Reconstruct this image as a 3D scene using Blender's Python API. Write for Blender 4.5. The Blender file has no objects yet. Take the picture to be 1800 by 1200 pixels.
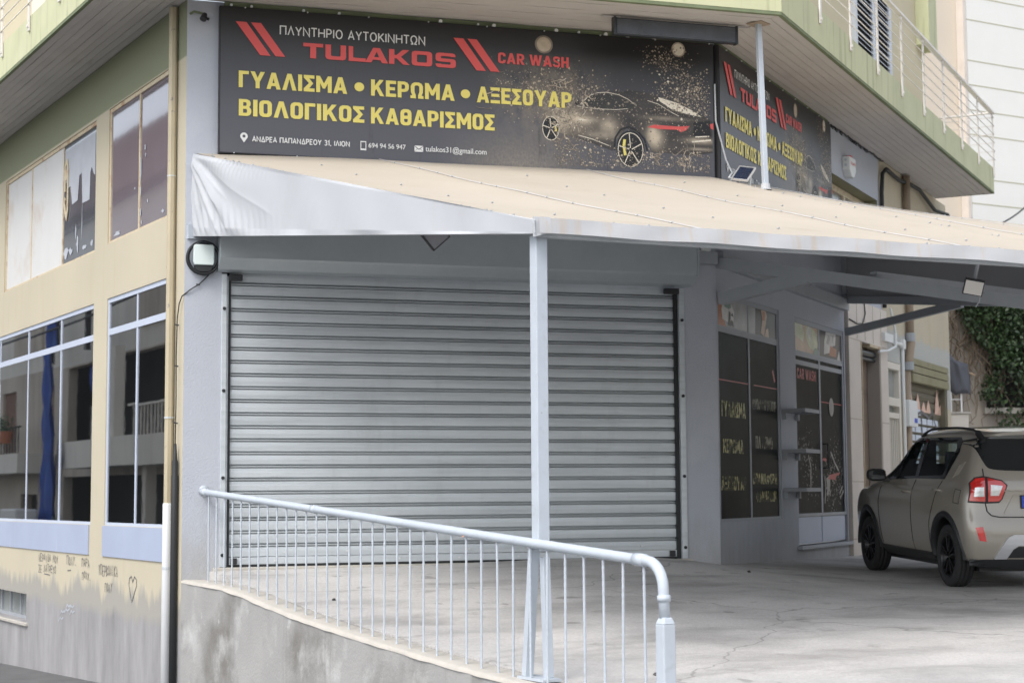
import bpy, bmesh, math, random
import numpy as np
from mathutils import Vector, Matrix
from mathutils.bvhtree import BVHTree
R_ = math.radians
rnd = random.Random(7)
C = bpy.context.scene
COL = C.collection

# ------------------------------------------------------------------ camera
CAMZ = 1.65
cam = bpy.data.cameras.new('camera')
cam.sensor_width = 36.0
cam.lens = 2962.0 * 36.0 / 1800.0
cam.clip_start = 0.1
cam.clip_end = 800.0
cam.dof.use_dof = True
cam.dof.focus_distance = 13.5
cam.dof.aperture_fstop = 3.2
co = bpy.data.objects.new('camera', cam)
COL.objects.link(co)
p_, r_ = R_(5.154), R_(-0.3847)
cp, sp, cr, sr = math.cos(p_), math.sin(p_), math.cos(r_), math.sin(r_)
def cam2w(X, Y, Z):
    xc = X * cr - Z * sr; zc = X * sr + Z * cr
    return Vector((xc, Y * cp - zc * sp, Y * sp + zc * cp))
ex, ez, ey = cam2w(1, 0, 0), cam2w(0, 0, 1), cam2w(0, 1, 0)
M = Matrix.Identity(4)
for i in range(3):
    M[i][0] = ex[i]; M[i][1] = ez[i]; M[i][2] = -ey[i]
M.translation = (0, 0, CAMZ)
co.matrix_world = M
C.camera = co

# ------------------------------------------------------------------ world, sun, exposure
SUN_EL, SUN_AZ = 52.0, 212.0          # azimuth clockwise from +Y: behind and left of the camera
w = bpy.data.worlds.new('World'); C.world = w; w.use_nodes = True
nt = w.node_tree; nt.nodes.clear()
out = nt.nodes.new('ShaderNodeOutputWorld'); bg = nt.nodes.new('ShaderNodeBackground')
sky = nt.nodes.new('ShaderNodeTexSky'); sky.sky_type = 'NISHITA'; sky.sun_disc = False
sky.sun_elevation = R_(SUN_EL); sky.sun_rotation = R_(SUN_AZ)
sky.air_density = 1.0; sky.dust_density = 2.5; sky.ozone_density = 0.6
hsv = nt.nodes.new('ShaderNodeHueSaturation'); hsv.inputs['Saturation'].default_value = 0.42
nt.links.new(sky.outputs[0], hsv.inputs['Color'])
nt.links.new(hsv.outputs[0], bg.inputs[0]); bg.inputs[1].default_value = 0.15
nt.links.new(bg.outputs[0], out.inputs[0])
sd = bpy.data.lights.new('sun', 'SUN'); sd.energy = .75; sd.angle = R_(25); sd.color = (1.0, 0.975, 0.94)
so = bpy.data.objects.new('sun', sd); COL.objects.link(so)
az, el = R_(SUN_AZ), R_(SUN_EL)
sdir = Vector((math.sin(az) * math.cos(el), math.cos(az) * math.cos(el), math.sin(el)))
so.rotation_euler = sdir.to_track_quat('Z', 'Y').to_euler()
so.location = sdir * 60
C.view_settings.view_transform = 'Standard'; C.view_settings.look = 'None'
C.view_settings.exposure = 1.08; C.view_settings.gamma = 1.0
C.render.engine = 'CYCLES'

# ------------------------------------------------------------------ materials
def L(nt, a, b): nt.links.new(a, b)
def noise(nt, vec, scale, detail=4, rough=.55):
    n = nt.nodes.new('ShaderNodeTexNoise'); n.inputs['Scale'].default_value = scale
    n.inputs['Detail'].default_value = detail; n.inputs['Roughness'].default_value = rough
    L(nt, vec, n.inputs['Vector']); return n.outputs['Fac']
def maprange(nt, val, a, b, c=0., d=1.):
    n = nt.nodes.new('ShaderNodeMapRange'); n.inputs[1].default_value = a; n.inputs[2].default_value = b
    n.inputs[3].default_value = c; n.inputs[4].default_value = d; L(nt, val, n.inputs[0]); return n.outputs[0]
def math_(nt, op, a, b):
    n = nt.nodes.new('ShaderNodeMath'); n.operation = op
    for i, x in enumerate((a, b)):
        if x is None: continue
        if isinstance(x, (int, float)): n.inputs[i].default_value = x
        else: L(nt, x, n.inputs[i])
    return n.outputs[0]
def mixc(nt, fac, a, b):
    n = nt.nodes.new('ShaderNodeMix'); n.data_type = 'RGBA'
    if isinstance(fac, (int, float)): n.inputs[0].default_value = fac
    else: L(nt, fac, n.inputs[0])
    for i, x in ((6, a), (7, b)):
        if isinstance(x, tuple): n.inputs[i].default_value = (*x[:3], 1)
        else: L(nt, x, n.inputs[i])
    return n.outputs[2]
def mapping(nt, vec, sc):
    n = nt.nodes.new('ShaderNodeMapping'); n.inputs['Scale'].default_value = sc; L(nt, vec, n.inputs[0]); return n.outputs[0]
def pm(name, col, rough=.6, metal=0., var=.08, vscale=1.5, bump=0., bscale=60., layers=(), coat=0., spec=.5, extra=None, bstretch=None):
    """procedural principled material. layers: (colour, kind, scale, lo, hi, strength)"""
    m = bpy.data.materials.new(name); m.use_nodes = True
    nt = m.node_tree; b = nt.nodes['Principled BSDF']
    tc = nt.nodes.new('ShaderNodeTexCoord').outputs['Object']
    c = tuple(col)
    if var:
        f = maprange(nt, noise(nt, tc, vscale, 6), .25, .75)
        c = mixc(nt, f, tuple(x * (1 - var) for x in col), tuple(min(1, x * (1 + var)) for x in col))
    for (lc, kind, sc, lo, hi, st) in layers:
        if kind == 'noise': v = noise(nt, tc, sc, 6, .6)
        elif kind == 'fine': v = noise(nt, tc, sc, 2, .5)
        elif kind == 'streak': v = noise(nt, mapping(nt, tc, (sc, sc, sc * .07)), 1.0, 5, .6)
        elif kind == 'hstreak': v = noise(nt, mapping(nt, tc, (sc * .05, sc * .05, sc)), 1.0, 4, .6)
        elif kind == 'crack':
            n = nt.nodes.new('ShaderNodeTexVoronoi'); n.feature = 'DISTANCE_TO_EDGE'; n.inputs['Scale'].default_value = sc
            wv = nt.nodes.new('ShaderNodeTexNoise'); wv.inputs['Scale'].default_value = 3.; L(nt, tc, wv.inputs['Vector'])
            ad = nt.nodes.new('ShaderNodeMix'); ad.data_type = 'RGBA'; ad.blend_type = 'ADD'; ad.inputs[0].default_value = .35
            L(nt, tc, ad.inputs[6]); L(nt, wv.outputs['Color'], ad.inputs[7]); L(nt, ad.outputs[2], n.inputs['Vector']); v = n.outputs['Distance']
        f = maprange(nt, v, lo, hi, 0, st); c = mixc(nt, f, c, lc)
    if extra: c = extra(nt, c)
    if isinstance(c, tuple): b.inputs['Base Color'].default_value = (*c[:3], 1)
    else: L(nt, c, b.inputs['Base Color'])
    b.inputs['Roughness'].default_value = rough; b.inputs['Metallic'].default_value = metal
    b.inputs['Specular IOR Level'].default_value = spec; b.inputs['Coat Weight'].default_value = coat
    b.inputs['Coat Roughness'].default_value = .05
    if bump:
        bp = nt.nodes.new('ShaderNodeBump'); bp.inputs['Strength'].default_value = min(1, bump); bp.inputs['Distance'].default_value = .01
        vv = mapping(nt, tc, bstretch) if bstretch else tc
        L(nt, noise(nt, vv, bscale, 4), bp.inputs['Height']); L(nt, bp.outputs[0], b.inputs['Normal'])
    return m

def zpos(nt):
    g = nt.nodes.new('ShaderNodeNewGeometry'); s = nt.nodes.new('ShaderNodeSeparateXYZ'); L(nt, g.outputs['Position'], s.inputs[0])
    return s.outputs[2], g.outputs['Position']
YEL = (.50, .45, .34); GRN = (.235, .25, .165); CEM = (.345, .335, .325)
def side_wall_col(nt, c):
    z, P = zpos(nt)
    # olive paint above the upper windows
    f = maprange(nt, z, 5.93, 5.95); c = mixc(nt, f, c, GRN)
    # ragged edge of bare cement at the foot
    n1 = noise(nt, mapping(nt, P, (1.6, 1.6, .35)), 2.2, 7, .62)
    zz = math_(nt, 'ADD', z, math_(nt, 'MULTIPLY', math_(nt, 'SUBTRACT', n1, .5), .75))
    f = maprange(nt, zz, .60, .72, 1, 0)
    n2 = maprange(nt, noise(nt, mapping(nt, P, (1.6, 1.6, .45)), 1.5, 7, .68), .3, .72)
    lo = maprange(nt, math_(nt, 'ADD', z, math_(nt, 'MULTIPLY', n1, .3)), .5, .62)
    cem = mixc(nt, n2, (.215, .21, .212), (.37, .362, .365))
    cem = mixc(nt, lo, cem, (.34, .325, .29))
    return mixc(nt, f, c, cem)
def street_wall_col(nt, c):
    z, P = zpos(nt)
    n1 = noise(nt, mapping(nt, P, (1.6, 1.6, .6)), 2.5, 7, .62)
    zz = math_(nt, 'ADD', z, math_(nt, 'MULTIPLY', math_(nt, 'SUBTRACT', n1, .5), .5))
    f = math_(nt, 'MULTIPLY', maprange(nt, zz, 3.98, 4.0, 1, 0), maprange(nt, z, 3.0, 3.01))
    return mixc(nt, f, c, (.44, .45, .42))
def splash_dirt(nt, c):
    # splashed dirt along the foot of the painted walls
    z, P = zpos(nt)
    n1 = noise(nt, mapping(nt, P, (2.5, 2.5, .9)), 2.2, 7, .65)
    f = maprange(nt, math_(nt, 'ADD', z, math_(nt, 'MULTIPLY', math_(nt, 'SUBTRACT', n1, .5), 1.1)), .75, 1.45, .65, 0)
    return mixc(nt, f, c, (.30, .285, .26))
def forecourt_col(nt, c):
    z, P = zpos(nt)
    n = nt.nodes.new('ShaderNodeMapping'); n.inputs['Rotation'].default_value = (0, 0, R_(-17)); L(nt, P, n.inputs[0])
    wv = nt.nodes.new('ShaderNodeTexNoise'); wv.inputs['Scale'].default_value = .9; wv.inputs['Detail'].default_value = 4; L(nt, P, wv.inputs['Vector'])
    ad = nt.nodes.new('ShaderNodeMix'); ad.data_type = 'RGBA'; ad.blend_type = 'ADD'; ad.inputs[0].default_value = .9; L(nt, n.outputs[0], ad.inputs[6]); L(nt, wv.outputs['Color'], ad.inputs[7])
    q = mapping(nt, ad.outputs[2], (.5, 1.5, 1))
    c = mixc(nt, maprange(nt, noise(nt, q, 1.0, 8, .62), .50, .66, 0, .52), c, (.19, .18, .17))
    c = mixc(nt, maprange(nt, noise(nt, mapping(nt, n.outputs[0], (.5, 2.0, 1)), 1.1, 8, .7), .55, .70, 0, .4), c, (.60, .585, .56))
    c = mixc(nt, maprange(nt, noise(nt, P, 3.1, 3, .4), .70, .73, 0, .5), c, (.15, .14, .13))
    c = mixc(nt, maprange(nt, noise(nt, P, 38, 3, .6), .35, .7, 0, .28), c, (.22, .21, .20))
    return c
def slat_tone(nt, c):
    z, P = zpos(nt)
    v = noise(nt, mapping(nt, P, (.05, .05, 7.9)), 1.0, 0, .5)
    c = mixc(nt, maprange(nt, v, .3, .7, 0, .3), c, (.46, .495, .52))
    s = noise(nt, mapping(nt, P, (3.2, 3.2, .8)), 1.4, 7, .68)
    c = mixc(nt, maprange(nt, s, .56, .74, 0, .35), c, (.40, .42, .43))
    s2 = noise(nt, mapping(nt, P, (1.2, 1.2, 26)), 2.2, 6, .7)
    return mixc(nt, maprange(nt, s2, .62, .70, 0, .45), c, (.28, .29, .295))
MT = {}
MT['stucco_yellow'] = pm('stucco_yellow', YEL, .9, var=.06, vscale=.8, bump=.25, bscale=90,
    layers=[((.40, .34, .20), 'streak', 5, .56, .72, .3)], extra=side_wall_col)
MT['stucco_street'] = pm('stucco_street', YEL, .9, var=.07, vscale=.8, bump=.2, bscale=90,
    layers=[((.42, .36, .20), 'streak', 5, .55, .75, .4)], extra=street_wall_col)
MT['stucco_yellow_plain'] = pm('stucco_yellow_plain', (.55, .49, .35), .9, var=.06, vscale=.8, bump=.2, bscale=90)
MT['olive_dark'] = pm('olive_dark', (.25, .235, .14), .9, var=.12, vscale=1.5, bump=.2, bscale=80)
MT['blue_wall'] = pm('blue_wall', (.45, .475, .525), .85, var=.05, vscale=.9, bump=.55, bscale=60,
    layers=[((.36, .375, .40), 'streak', 3, .58, .78, .4), ((.50, .52, .56), 'noise', 1.6, .56, .66, .4), ((.25, .24, .22), 'noise', 7, .70, .78, .35)], extra=splash_dirt)
MT['gray_wall'] = pm('gray_wall', (.40, .405, .43), .85, var=.04, vscale=1.2, bump=.35, bscale=70)
MT['blue_panel'] = pm('blue_panel', (.36, .41, .53), .6, var=.05, vscale=1.5, layers=[((.55, .56, .6), 'streak', 6, .62, .7, .3)])
MT['blue_frame'] = pm('blue_frame', (.48, .53, .63), .5, var=.05)
MT['gray_frame'] = pm('gray_frame', (.34, .36, .39), .5, var=.06)
MT['rust_frame'] = pm('rust_frame', (.57, .49, .35), .75, var=.08, vscale=4, bump=.2,
    layers=[((.30, .14, .06), 'noise', 6, .53, .66, .6), ((.42, .22, .09), 'noise', 24, .55, .68, .6)])
MT['glass_dark'] = pm('glass_dark', (.012, .013, .014), .015, var=0, spec=.85, bump=.07, bscale=1.0)
MT['glass_dark'].node_tree.nodes['Principled BSDF'].inputs['IOR'].default_value = 1.9
MT['glass_dark'].node_tree.nodes['Principled BSDF'].inputs['Specular IOR Level'].default_value = .5
MT['glass_dark'].node_tree.nodes['Principled BSDF'].inputs['Coat Weight'].default_value = 1.
MT['glass_dark'].node_tree.nodes['Principled BSDF'].inputs['Coat Roughness'].default_value = .01
MT['glass_shop'] = pm('glass_shop', (.021, .025, .025), .25, spec=.015, var=.3, vscale=2)
MT['glass_mauve'] = pm('glass_mauve', (.20, .17, .195), .03, coat=1., var=.08, vscale=2, bump=.06, bscale=1.1)
MT['glass_blue'] = pm('glass_blue', (.11, .12, .145), .03, coat=1., var=.2, vscale=2, bump=.08, bscale=1.1)
MT['glass_pale'] = pm('glass_pale', (.30, .32, .31), .12, var=.08)
MT['white_pane'] = pm('white_pane', (.62, .615, .60), .55, var=.03, vscale=3,
    layers=[((.46, .36, .26), 'noise', 1.2, .56, .74, .6), ((.55, .56, .58), 'streak', 4, .62, .8, .3)])
MT['peeled_white'] = pm('peeled_white', (.42, .44, .48), .6, var=.1, vscale=4)
MT['galv'] = pm('galv', (.60, .64, .665), .42, metal=.4, var=.05, vscale=3, bump=.12, bscale=3.5, extra=slat_tone, layers=[((.38, .415, .435), 'hstreak', 14, .45, .75, .6)])
MT['galv_box'] = pm('galv_box', (.46, .50, .52), .45, metal=.4, var=.06, vscale=2, layers=[((.52, .56, .57), 'noise', 14, .45, .7, .25)])
MT['black_rubber'] = pm('black_rubber', (.018, .02, .022), .6, var=.1)
MT['black_plastic'] = pm('black_plastic', (.022, .023, .025), .45, var=.1)
MT['soffit'] = pm('soffit', (.50, .475, .455), .9, var=.06, vscale=2, bump=.35, bscale=25,
    layers=[((.24, .19, .14), 'hstreak', 9, .68, .76, .55), ((.40, .36, .32), 'noise', 1.0, .55, .75, .4)])
MT['slab_green'] = pm('slab_green', (.52, .53, .34), .85, var=.07, vscale=2, bump=.2,
    layers=[((.24, .26, .14), 'streak', 9, .56, .74, .6), ((.60, .585, .40), 'noise', 1.3, .5, .7, .45), ((.12, .12, .08), 'fine', 34, .74, .80, .6)])
MT['slab_lip'] = pm('slab_lip', (.16, .19, .11), .9, var=.2, vscale=6)
MT['white_metal'] = pm('white_metal', (.72, .68, .64), .5, var=.05, vscale=6, layers=[((.35, .2, .1), 'noise', 9, .68, .78, .6)])
MT['rail_blue'] = pm('rail_blue', (.455, .50, .55), .5, var=.06, vscale=5, layers=[((.33, .34, .36), 'noise', 9, .60, .74, .45), ((.26, .15, .09), 'noise', 17, .715, .76, .85)], bump=.16, bscale=24)
MT['white_pipe'] = pm('white_pipe', (.64, .655, .665), .4, var=.03)
MT['beige_pipe'] = pm('beige_pipe', (.45, .39, .27), .6, var=.1, vscale=3, layers=[((.20, .18, .19), 'noise', 16, .62, .68, .8), ((.24, .19, .12), 'streak', 5, .55, .75, .5)])
MT['brown_pipe'] = pm('brown_pipe', (.34, .27, .2), .6, var=.1, vscale=3)
MT['concrete_wall'] = pm('concrete_wall', (.34, .335, .325), .92, var=.10, vscale=2, bump=.4, bscale=40,
    layers=[((.15, .14, .125), 'noise', .8, .46, .62, .8), ((.55, .55, .54), 'noise', 1.7, .55, .7, .65), ((.17, .16, .145), 'streak', 3.2, .58, .72, .5), ((.62, .62, .62), 'noise', 6, .66, .76, .6)])
MT['concrete_cap'] = pm('concrete_cap', (.46, .435, .39), .92, var=.10, vscale=5, bump=.5, bscale=30, layers=[((.36, .33, .28), 'noise', 5, .55, .72, .5)])
MT['forecourt'] = pm('forecourt', (.55, .535, .515), .9, var=.08, vscale=.7, bump=.6, bscale=55,
    layers=[((.20, .195, .19), 'noise', .5, .48, .68, .55), ((.52, .505, .485), 'noise', .8, .54, .7, .6), ((.17, .16, .15), 'noise', 2.7, .60, .72, .5), ((.56, .55, .53), 'fine', 14, .70, .76, .5),
            ((.13, .12, .11), 'crack', .24, .0035, .0005, .5)], extra=forecourt_col)
MT['asphalt'] = pm('asphalt', (.11, .11, .11), .9, var=.2, vscale=3, bump=.4, bscale=90)
MT['tarp_top'] = pm('tarp_top', (.455, .405, .332), .75, var=.05, vscale=.8, bump=.2, bscale=3, layers=[((.36, .31, .24), 'noise', 2.2, .56, .74, .4), ((.30, .26, .21), 'fine', 22, .72, .78, .4), ((.41, .345, .265), 'noise', .7, .5, .8, .35)])
MT['tarp_white'] = pm('tarp_white', (.46, .475, .495), .75, var=.03, vscale=1.5, bump=.25, bscale=5, layers=[((.36, .36, .37), 'noise', 1.3, .55, .75, .3), ((.42, .36, .29), 'streak', 4, .62, .8, .25)])
MT['tarp_fascia'] = pm('tarp_fascia', (.47, .475, .485), .55, var=.03, vscale=2, layers=[((.48, .38, .27), 'streak', 12, .50, .74, .75)])
MT['tarp_lining'] = pm('tarp_lining', (.44, .445, .46), .8, var=.06, vscale=1)
MT['steel_gray'] = pm('steel_gray', (.37, .395, .42), .5, var=.08, vscale=3, layers=[((.16, .10, .06), 'noise', 4, .68, .76, .7)])
MT['sign_red'] = pm('sign_red', (.68, .095, .09), .5, var=.04)
MT['sign_yellow'] = pm('sign_yellow', (.80, .68, .17), .5, var=.03)
MT['sign_white'] = pm('sign_white', (.74, .74, .72), .5, var=.02)
MT['sign_edge'] = pm('sign_edge', (.02, .02, .022), .5, var=.1)
MT['print_tan'] = pm('print_tan', (.48, .40, .30), .5, var=.2, vscale=20)
MT['print_dim'] = pm('print_dim', (.21, .175, .14), .5, var=.3, vscale=12)
MT['print_light'] = pm('print_light', (.80, .73, .60), .5, var=.1, vscale=9)
MT['print_body'] = pm('print_body', (.055, .047, .042), .5, var=.2, vscale=4, layers=[((.38, .30, .21), 'noise', 3.0, .52, .75, .75)])
MT['print_black'] = pm('print_black', (.012, .012, .014), .5, var=.1)
MT['print_glass'] = pm('print_glass', (.035, .036, .034), .5, var=.2, vscale=9, layers=[((.30, .29, .2), 'noise', 5, .55, .75, .6)])
MT['solar_cell'] = pm('solar_cell', (.02, .03, .06), .15, var=.2, vscale=9)
MT['alu'] = pm('alu', (.70, .70, .70), .4, metal=.6, var=.03)
MT['black_metal'] = pm('black_metal', (.03, .033, .038), .35, metal=.2, var=.1)
MT['heater_mesh'] = pm('heater_mesh', (.15, .16, .18), .4, metal=.3, var=.2, vscale=9)
MT['lamp_glass'] = pm('lamp_glass', (.75, .73, .68), .3, var=.05)
MT['pale_plastic'] = pm('pale_plastic', (.72, .74, .73), .4, var=.03)
MT['mint_plastic'] = pm('mint_plastic', (.70, .78, .76), .35, var=.03)
MT['marble'] = pm('marble', (.62, .56, .50), .45, var=.07, vscale=2, layers=[((.44, .38, .32), 'noise', 1.4, .56, .74, .4)])
MT['marble_brown'] = pm('marble_brown', (.26, .205, .155), .35, var=.15, vscale=2, layers=[((.14, .10, .075), 'hstreak', 6, .5, .7, .6)])
MT['door_gray'] = pm('door_gray', (.33, .30, .27), .5, var=.05)
MT['door_white'] = pm('door_white', (.68, .64, .56), .5, var=.04)
MT['shutter_olive'] = pm('shutter_olive', (.15, .14, .10), .5, metal=.25, var=.1, vscale=4)
MT['shutter_box'] = pm('shutter_box', (.27, .255, .16), .55, metal=.1, var=.1, vscale=3, layers=[((.20, .17, .08), 'noise', 2.4, .5, .7, .5)])
MT['paint_pink'] = pm('paint_pink', (.70, .48, .38), .6, var=.06)
MT['paint_pale'] = pm('paint_pale', (.58, .64, .72), .6, var=.06)
MT['ink'] = pm('ink', (.15, .15, .155), .8, var=.2, vscale=20)
MT['garden_wall'] = pm('garden_wall', (.40, .36, .31), .95, var=.1, vscale=1, bump=.4, bscale=14, layers=[((.24, .20, .17), 'streak', 2, .5, .75, .6)])
MT['pillar_white'] = pm('pillar_white', (.62, .58, .52), .9, var=.06)
MT['apt_white'] = pm('apt_white', (.74, .735, .70), .9, var=.02)
MT['apt_cream'] = pm('apt_cream', (.62, .545, .45), .9, var=.05, vscale=.6, layers=[((.60, .46, .32), 'noise', .5, .58, .8, .4)])
MT['groove'] = pm('groove', (.42, .39, .28), .9, var=.05)
MT['leaf_a'] = pm('leaf_a', (.035, .065, .025), .5, var=.25, vscale=2)
MT['leaf_b'] = pm('leaf_b', (.055, .10, .035), .5, var=.25, vscale=2)
MT['leaf_c'] = pm('leaf_c', (.028, .05, .022), .55, var=.25, vscale=2)
MT['stem'] = pm('stem', (.18, .14, .10), .9, var=.2)
MT['cloth_dark'] = pm('cloth_dark', (.10, .105, .125), .85, var=.15, vscale=4)
MT['carpaint'] = pm('carpaint', (.335, .305, .26), .28, metal=.15, var=.01, coat=1.0)
MT['carglass'] = pm('carglass', (.012, .014, .015), .03, var=0, coat=.3)
MT['tyre'] = pm('tyre', (.022, .022, .023), .8, var=.15, vscale=8, bump=.2)
MT['rim_black'] = pm('rim_black', (.016, .016, .018), .3, metal=.4, var=.1)
MT['tail_red'] = pm('tail_red', (.62, .015, .012), .12, var=.15, vscale=14, coat=1.0)
MT['tail_clear'] = pm('tail_clear', (.66, .66, .66), .15, metal=.3, var=.2, vscale=30, coat=1.0)
MT['silver'] = pm('silver', (.58, .59, .61), .35, metal=.5, var=.02)
MT['plate_blue'] = pm('plate_blue', (.02, .08, .55), .4, var=.03)
MT['plate_white'] = pm('plate_white', (.80, .80, .78), .4, var=.02)
MT['opp_wall'] = pm('opp_wall', (.74, .71, .64), .9, var=.08, vscale=.6, layers=[((.5, .46, .4), 'streak', 1.2, .5, .75, .5)])
MT['opp_lower'] = pm('opp_lower', (.54, .485, .41), .9, var=.15, vscale=.5, layers=[((.22, .19, .165), 'streak', 1.0, .5, .72, .6)])
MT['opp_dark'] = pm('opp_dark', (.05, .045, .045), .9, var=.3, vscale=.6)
MT['opp_brick'] = pm('opp_brick', (.20, .12, .09), .9, var=.25, vscale=3)
MT['tarp_blue'] = pm('tarp_blue', (.022, .075, .33), .6, var=.2, vscale=2)
MT['terracotta'] = pm('terracotta', (.45, .18, .10), .8, var=.1)
MT['flower'] = pm('flower', (.6, .03, .03), .7, var=.1)
MT['louvre'] = pm('louvre', (.52, .55, .60), .5, var=.04)
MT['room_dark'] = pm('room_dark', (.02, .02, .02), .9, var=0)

def panel_print():
    m = bpy.data.materials.new('sign_print'); m.use_nodes = True; nt = m.node_tree; b = nt.nodes['Principled BSDF']
    uv = nt.nodes.new('ShaderNodeTexCoord').outputs['UV']
    s = nt.nodes.new('ShaderNodeSeparateXYZ'); L(nt, uv, s.inputs[0]); u, v = s.outputs[0], s.outputs[1]
    n = noise(nt, uv, 3.0, 6)
    c = mixc(nt, maprange(nt, v, .30, .88), (.088, .088, .102), (.020, .019, .020))     # the print fades to black at its top
    spray = math_(nt, 'MULTIPLY', maprange(nt, math_(nt, 'ABSOLUTE', math_(nt, 'SUBTRACT', u, 3.40), None), .0, .75, 1, 0), maprange(nt, math_(nt, 'ABSOLUTE', math_(nt, 'SUBTRACT', v, .50), None), .02, .36, 1, 0))
    c = mixc(nt, math_(nt, 'MULTIPLY', spray, maprange(nt, noise(nt, uv, 7, 8, .7), .34, .66)), c, (.36, .30, .22))
    floor = math_(nt, 'MULTIPLY', maprange(nt, math_(nt, 'ABSOLUTE', math_(nt, 'SUBTRACT', u, 3.1), None), .1, .9, 1, 0), maprange(nt, v, .32, .02, 0, 1))
    c = mixc(nt, math_(nt, 'MULTIPLY', floor, maprange(nt, noise(nt, uv, 40, 3, .6), .3, .7, .35, 1.)), c, (.27, .235, .19))
    dirt = maprange(nt, noise(nt, mapping(nt, uv, (3.5, .8, 1)), 1.6, 7, .65), .60, .72, 0, .55)
    c = mixc(nt, dirt, c, (.016, .014, .013))
    L(nt, c, b.inputs['Base Color']); b.inputs['Roughness'].default_value = .42
    return m
MT['sign_print'] = panel_print()

# ------------------------------------------------------------------ mesh builder, frames, tags
class Fr:
    """a vertical plane: s metres along it, z up, n metres out of it"""
    def __init__(s, O, azd, flip=1):
        s.O = Vector((O[0], O[1], 0)); a = R_(azd); s.h = Vector((math.sin(a), math.cos(a), 0)); s.n = Vector((s.h.y, -s.h.x, 0)) * flip
    def P(s, a, z, n=0.): return s.O + s.h * a + s.n * n + Vector((0, 0, z))
FF = Fr((-3.1656, 16.1832), 72.79)
SC = 5.594
RF = Fr(FF.P(SC, 0), 26.17)
LF = Fr((-3.1656, 16.1832), -29.86, -1)
BASE = {}
class MB:
    def __init__(s): s.v = []; s.f = []; s.m = []; s.uv = None
    def add(s, pts, faces, mi=0):
        k = len(s.v); s.v += [Vector(p) for p in pts]
        for f in faces: s.f.append(tuple(i + k for i in f)); s.m.append(mi)
        return s
    def quad(s, a, b, c, d, mi=0): return s.add([a, b, c, d], [(0, 1, 2, 3)], mi)
    def box(s, fr, s0, s1, z0, z1, n0, n1, mi=0):
        p = [fr.P(a, z, n) for n in (n0, n1) for z in (z0, z1) for a in (s0, s1)]
        return s.add(p, [(0, 2, 3, 1), (4, 5, 7, 6), (0, 1, 5, 4), (2, 6, 7, 3), (0, 4, 6, 2), (1, 3, 7, 5)], mi)
    def hexa(s, p, mi=0):
        return s.add(p, [(0, 2, 3, 1), (4, 5, 7, 6), (0, 1, 5, 4), (2, 6, 7, 3), (0, 4, 6, 2), (1, 3, 7, 5)], mi)
    def bar(s, a, b, w, h, mi=0, up=Vector((0, 0, 1))):
        a, b = Vector(a), Vector(b); d = (b - a).normalized(); x = d.cross(up)
        if x.length < 1e-4: x = Vector((1, 0, 0))
        x.normalize(); y = x.cross(d).normalized()
        p = [q + x * sx * w / 2 + y * sy * h / 2 for q in (a, b) for sy in (-1, 1) for sx in (-1, 1)]
        return s.hexa(p, mi)
    def tube(s, pts, r, seg=10, mi=0, cap=True):
        pts = [Vector(p) for p in pts]; k = len(s.v); n = len(pts)
        rr = r if isinstance(r, (list, tuple)) else [r] * n
        prev = None
        for i, p in enumerate(pts):
            d = (pts[min(i + 1, n - 1)] - pts[max(i - 1, 0)]).normalized()
            if prev is None:
                x = d.cross(Vector((0, 0, 1)))
                if x.length < 1e-3: x = d.cross(Vector((1, 0, 0)))
            else: x = prev - d * prev.dot(d)
            x.normalize(); prev = x; y = d.cross(x)
            for j in range(seg):
                t = 2 * math.pi * j / seg; s.v.append(p + (x * math.cos(t) + y * math.sin(t)) * rr[i])
        for i in range(n - 1):
            for j in range(seg):
                a = k + i * seg + j; b = k + i * seg + (j + 1) % seg
                s.f.append((a, b, b + seg, a + seg)); s.m.append(mi)
        if cap:
            s.f.append(tuple(k + j for j in range(seg))[::-1]); s.m.append(mi)
            s.f.append(tuple(k + (n - 1) * seg + j for j in range(seg))); s.m.append(mi)
        return s
    def prism(s, fr, poly, n0, n1, mi=0):
        """polygon given in (s, z) of a frame, pulled from n0 to n1"""
        k = len(poly); p = [fr.P(a, z, n0) for a, z in poly] + [fr.P(a, z, n1) for a, z in poly]
        return s.add(p, [tuple(range(k))[::-1], tuple(range(k, 2 * k))] + [(i, (i + 1) % k, (i + 1) % k + k, i + k) for i in range(k)], mi)
    def flat(s, fr, poly, n, mi=0):
        return s.add([fr.P(a, z, n) for a, z in poly], [tuple(range(len(poly)))], mi)
    def stroke(s, fr, pts, wd, n, mi=0, closed=False):
        """mitred ribbon along (s, z) points, flat on a frame"""
        P = [Vector((a, z)) for a, z in pts]; k = len(P); A = []; B = []
        for i in range(k):
            if closed: d0 = (P[i] - P[i - 1]); d1 = (P[(i + 1) % k] - P[i])
            else: d0 = (P[i] - P[i - 1]) if i else (P[1] - P[0]); d1 = (P[i + 1] - P[i]) if i < k - 1 else d0
            d0 = d0.normalized(); d1 = d1.normalized(); t = (d0 + d1)
            t = t.normalized() if t.length > 1e-4 else d0
            nn = Vector((-t.y, t.x)); c = max(.45, abs(nn.dot(Vector((-d1.y, d1.x)))))
            A.append(P[i] + nn * wd / 2 / c); B.append(P[i] - nn * wd / 2 / c)
        k0 = len(s.v); s.v += [fr.P(q.x, q.y, n) for q in A] + [fr.P(q.x, q.y, n) for q in B]
        for i in range(k if closed else k - 1):
            j = (i + 1) % k; s.f.append((k0 + i, k0 + j, k0 + k + j, k0 + k + i)); s.m.append(mi)
        return s
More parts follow.
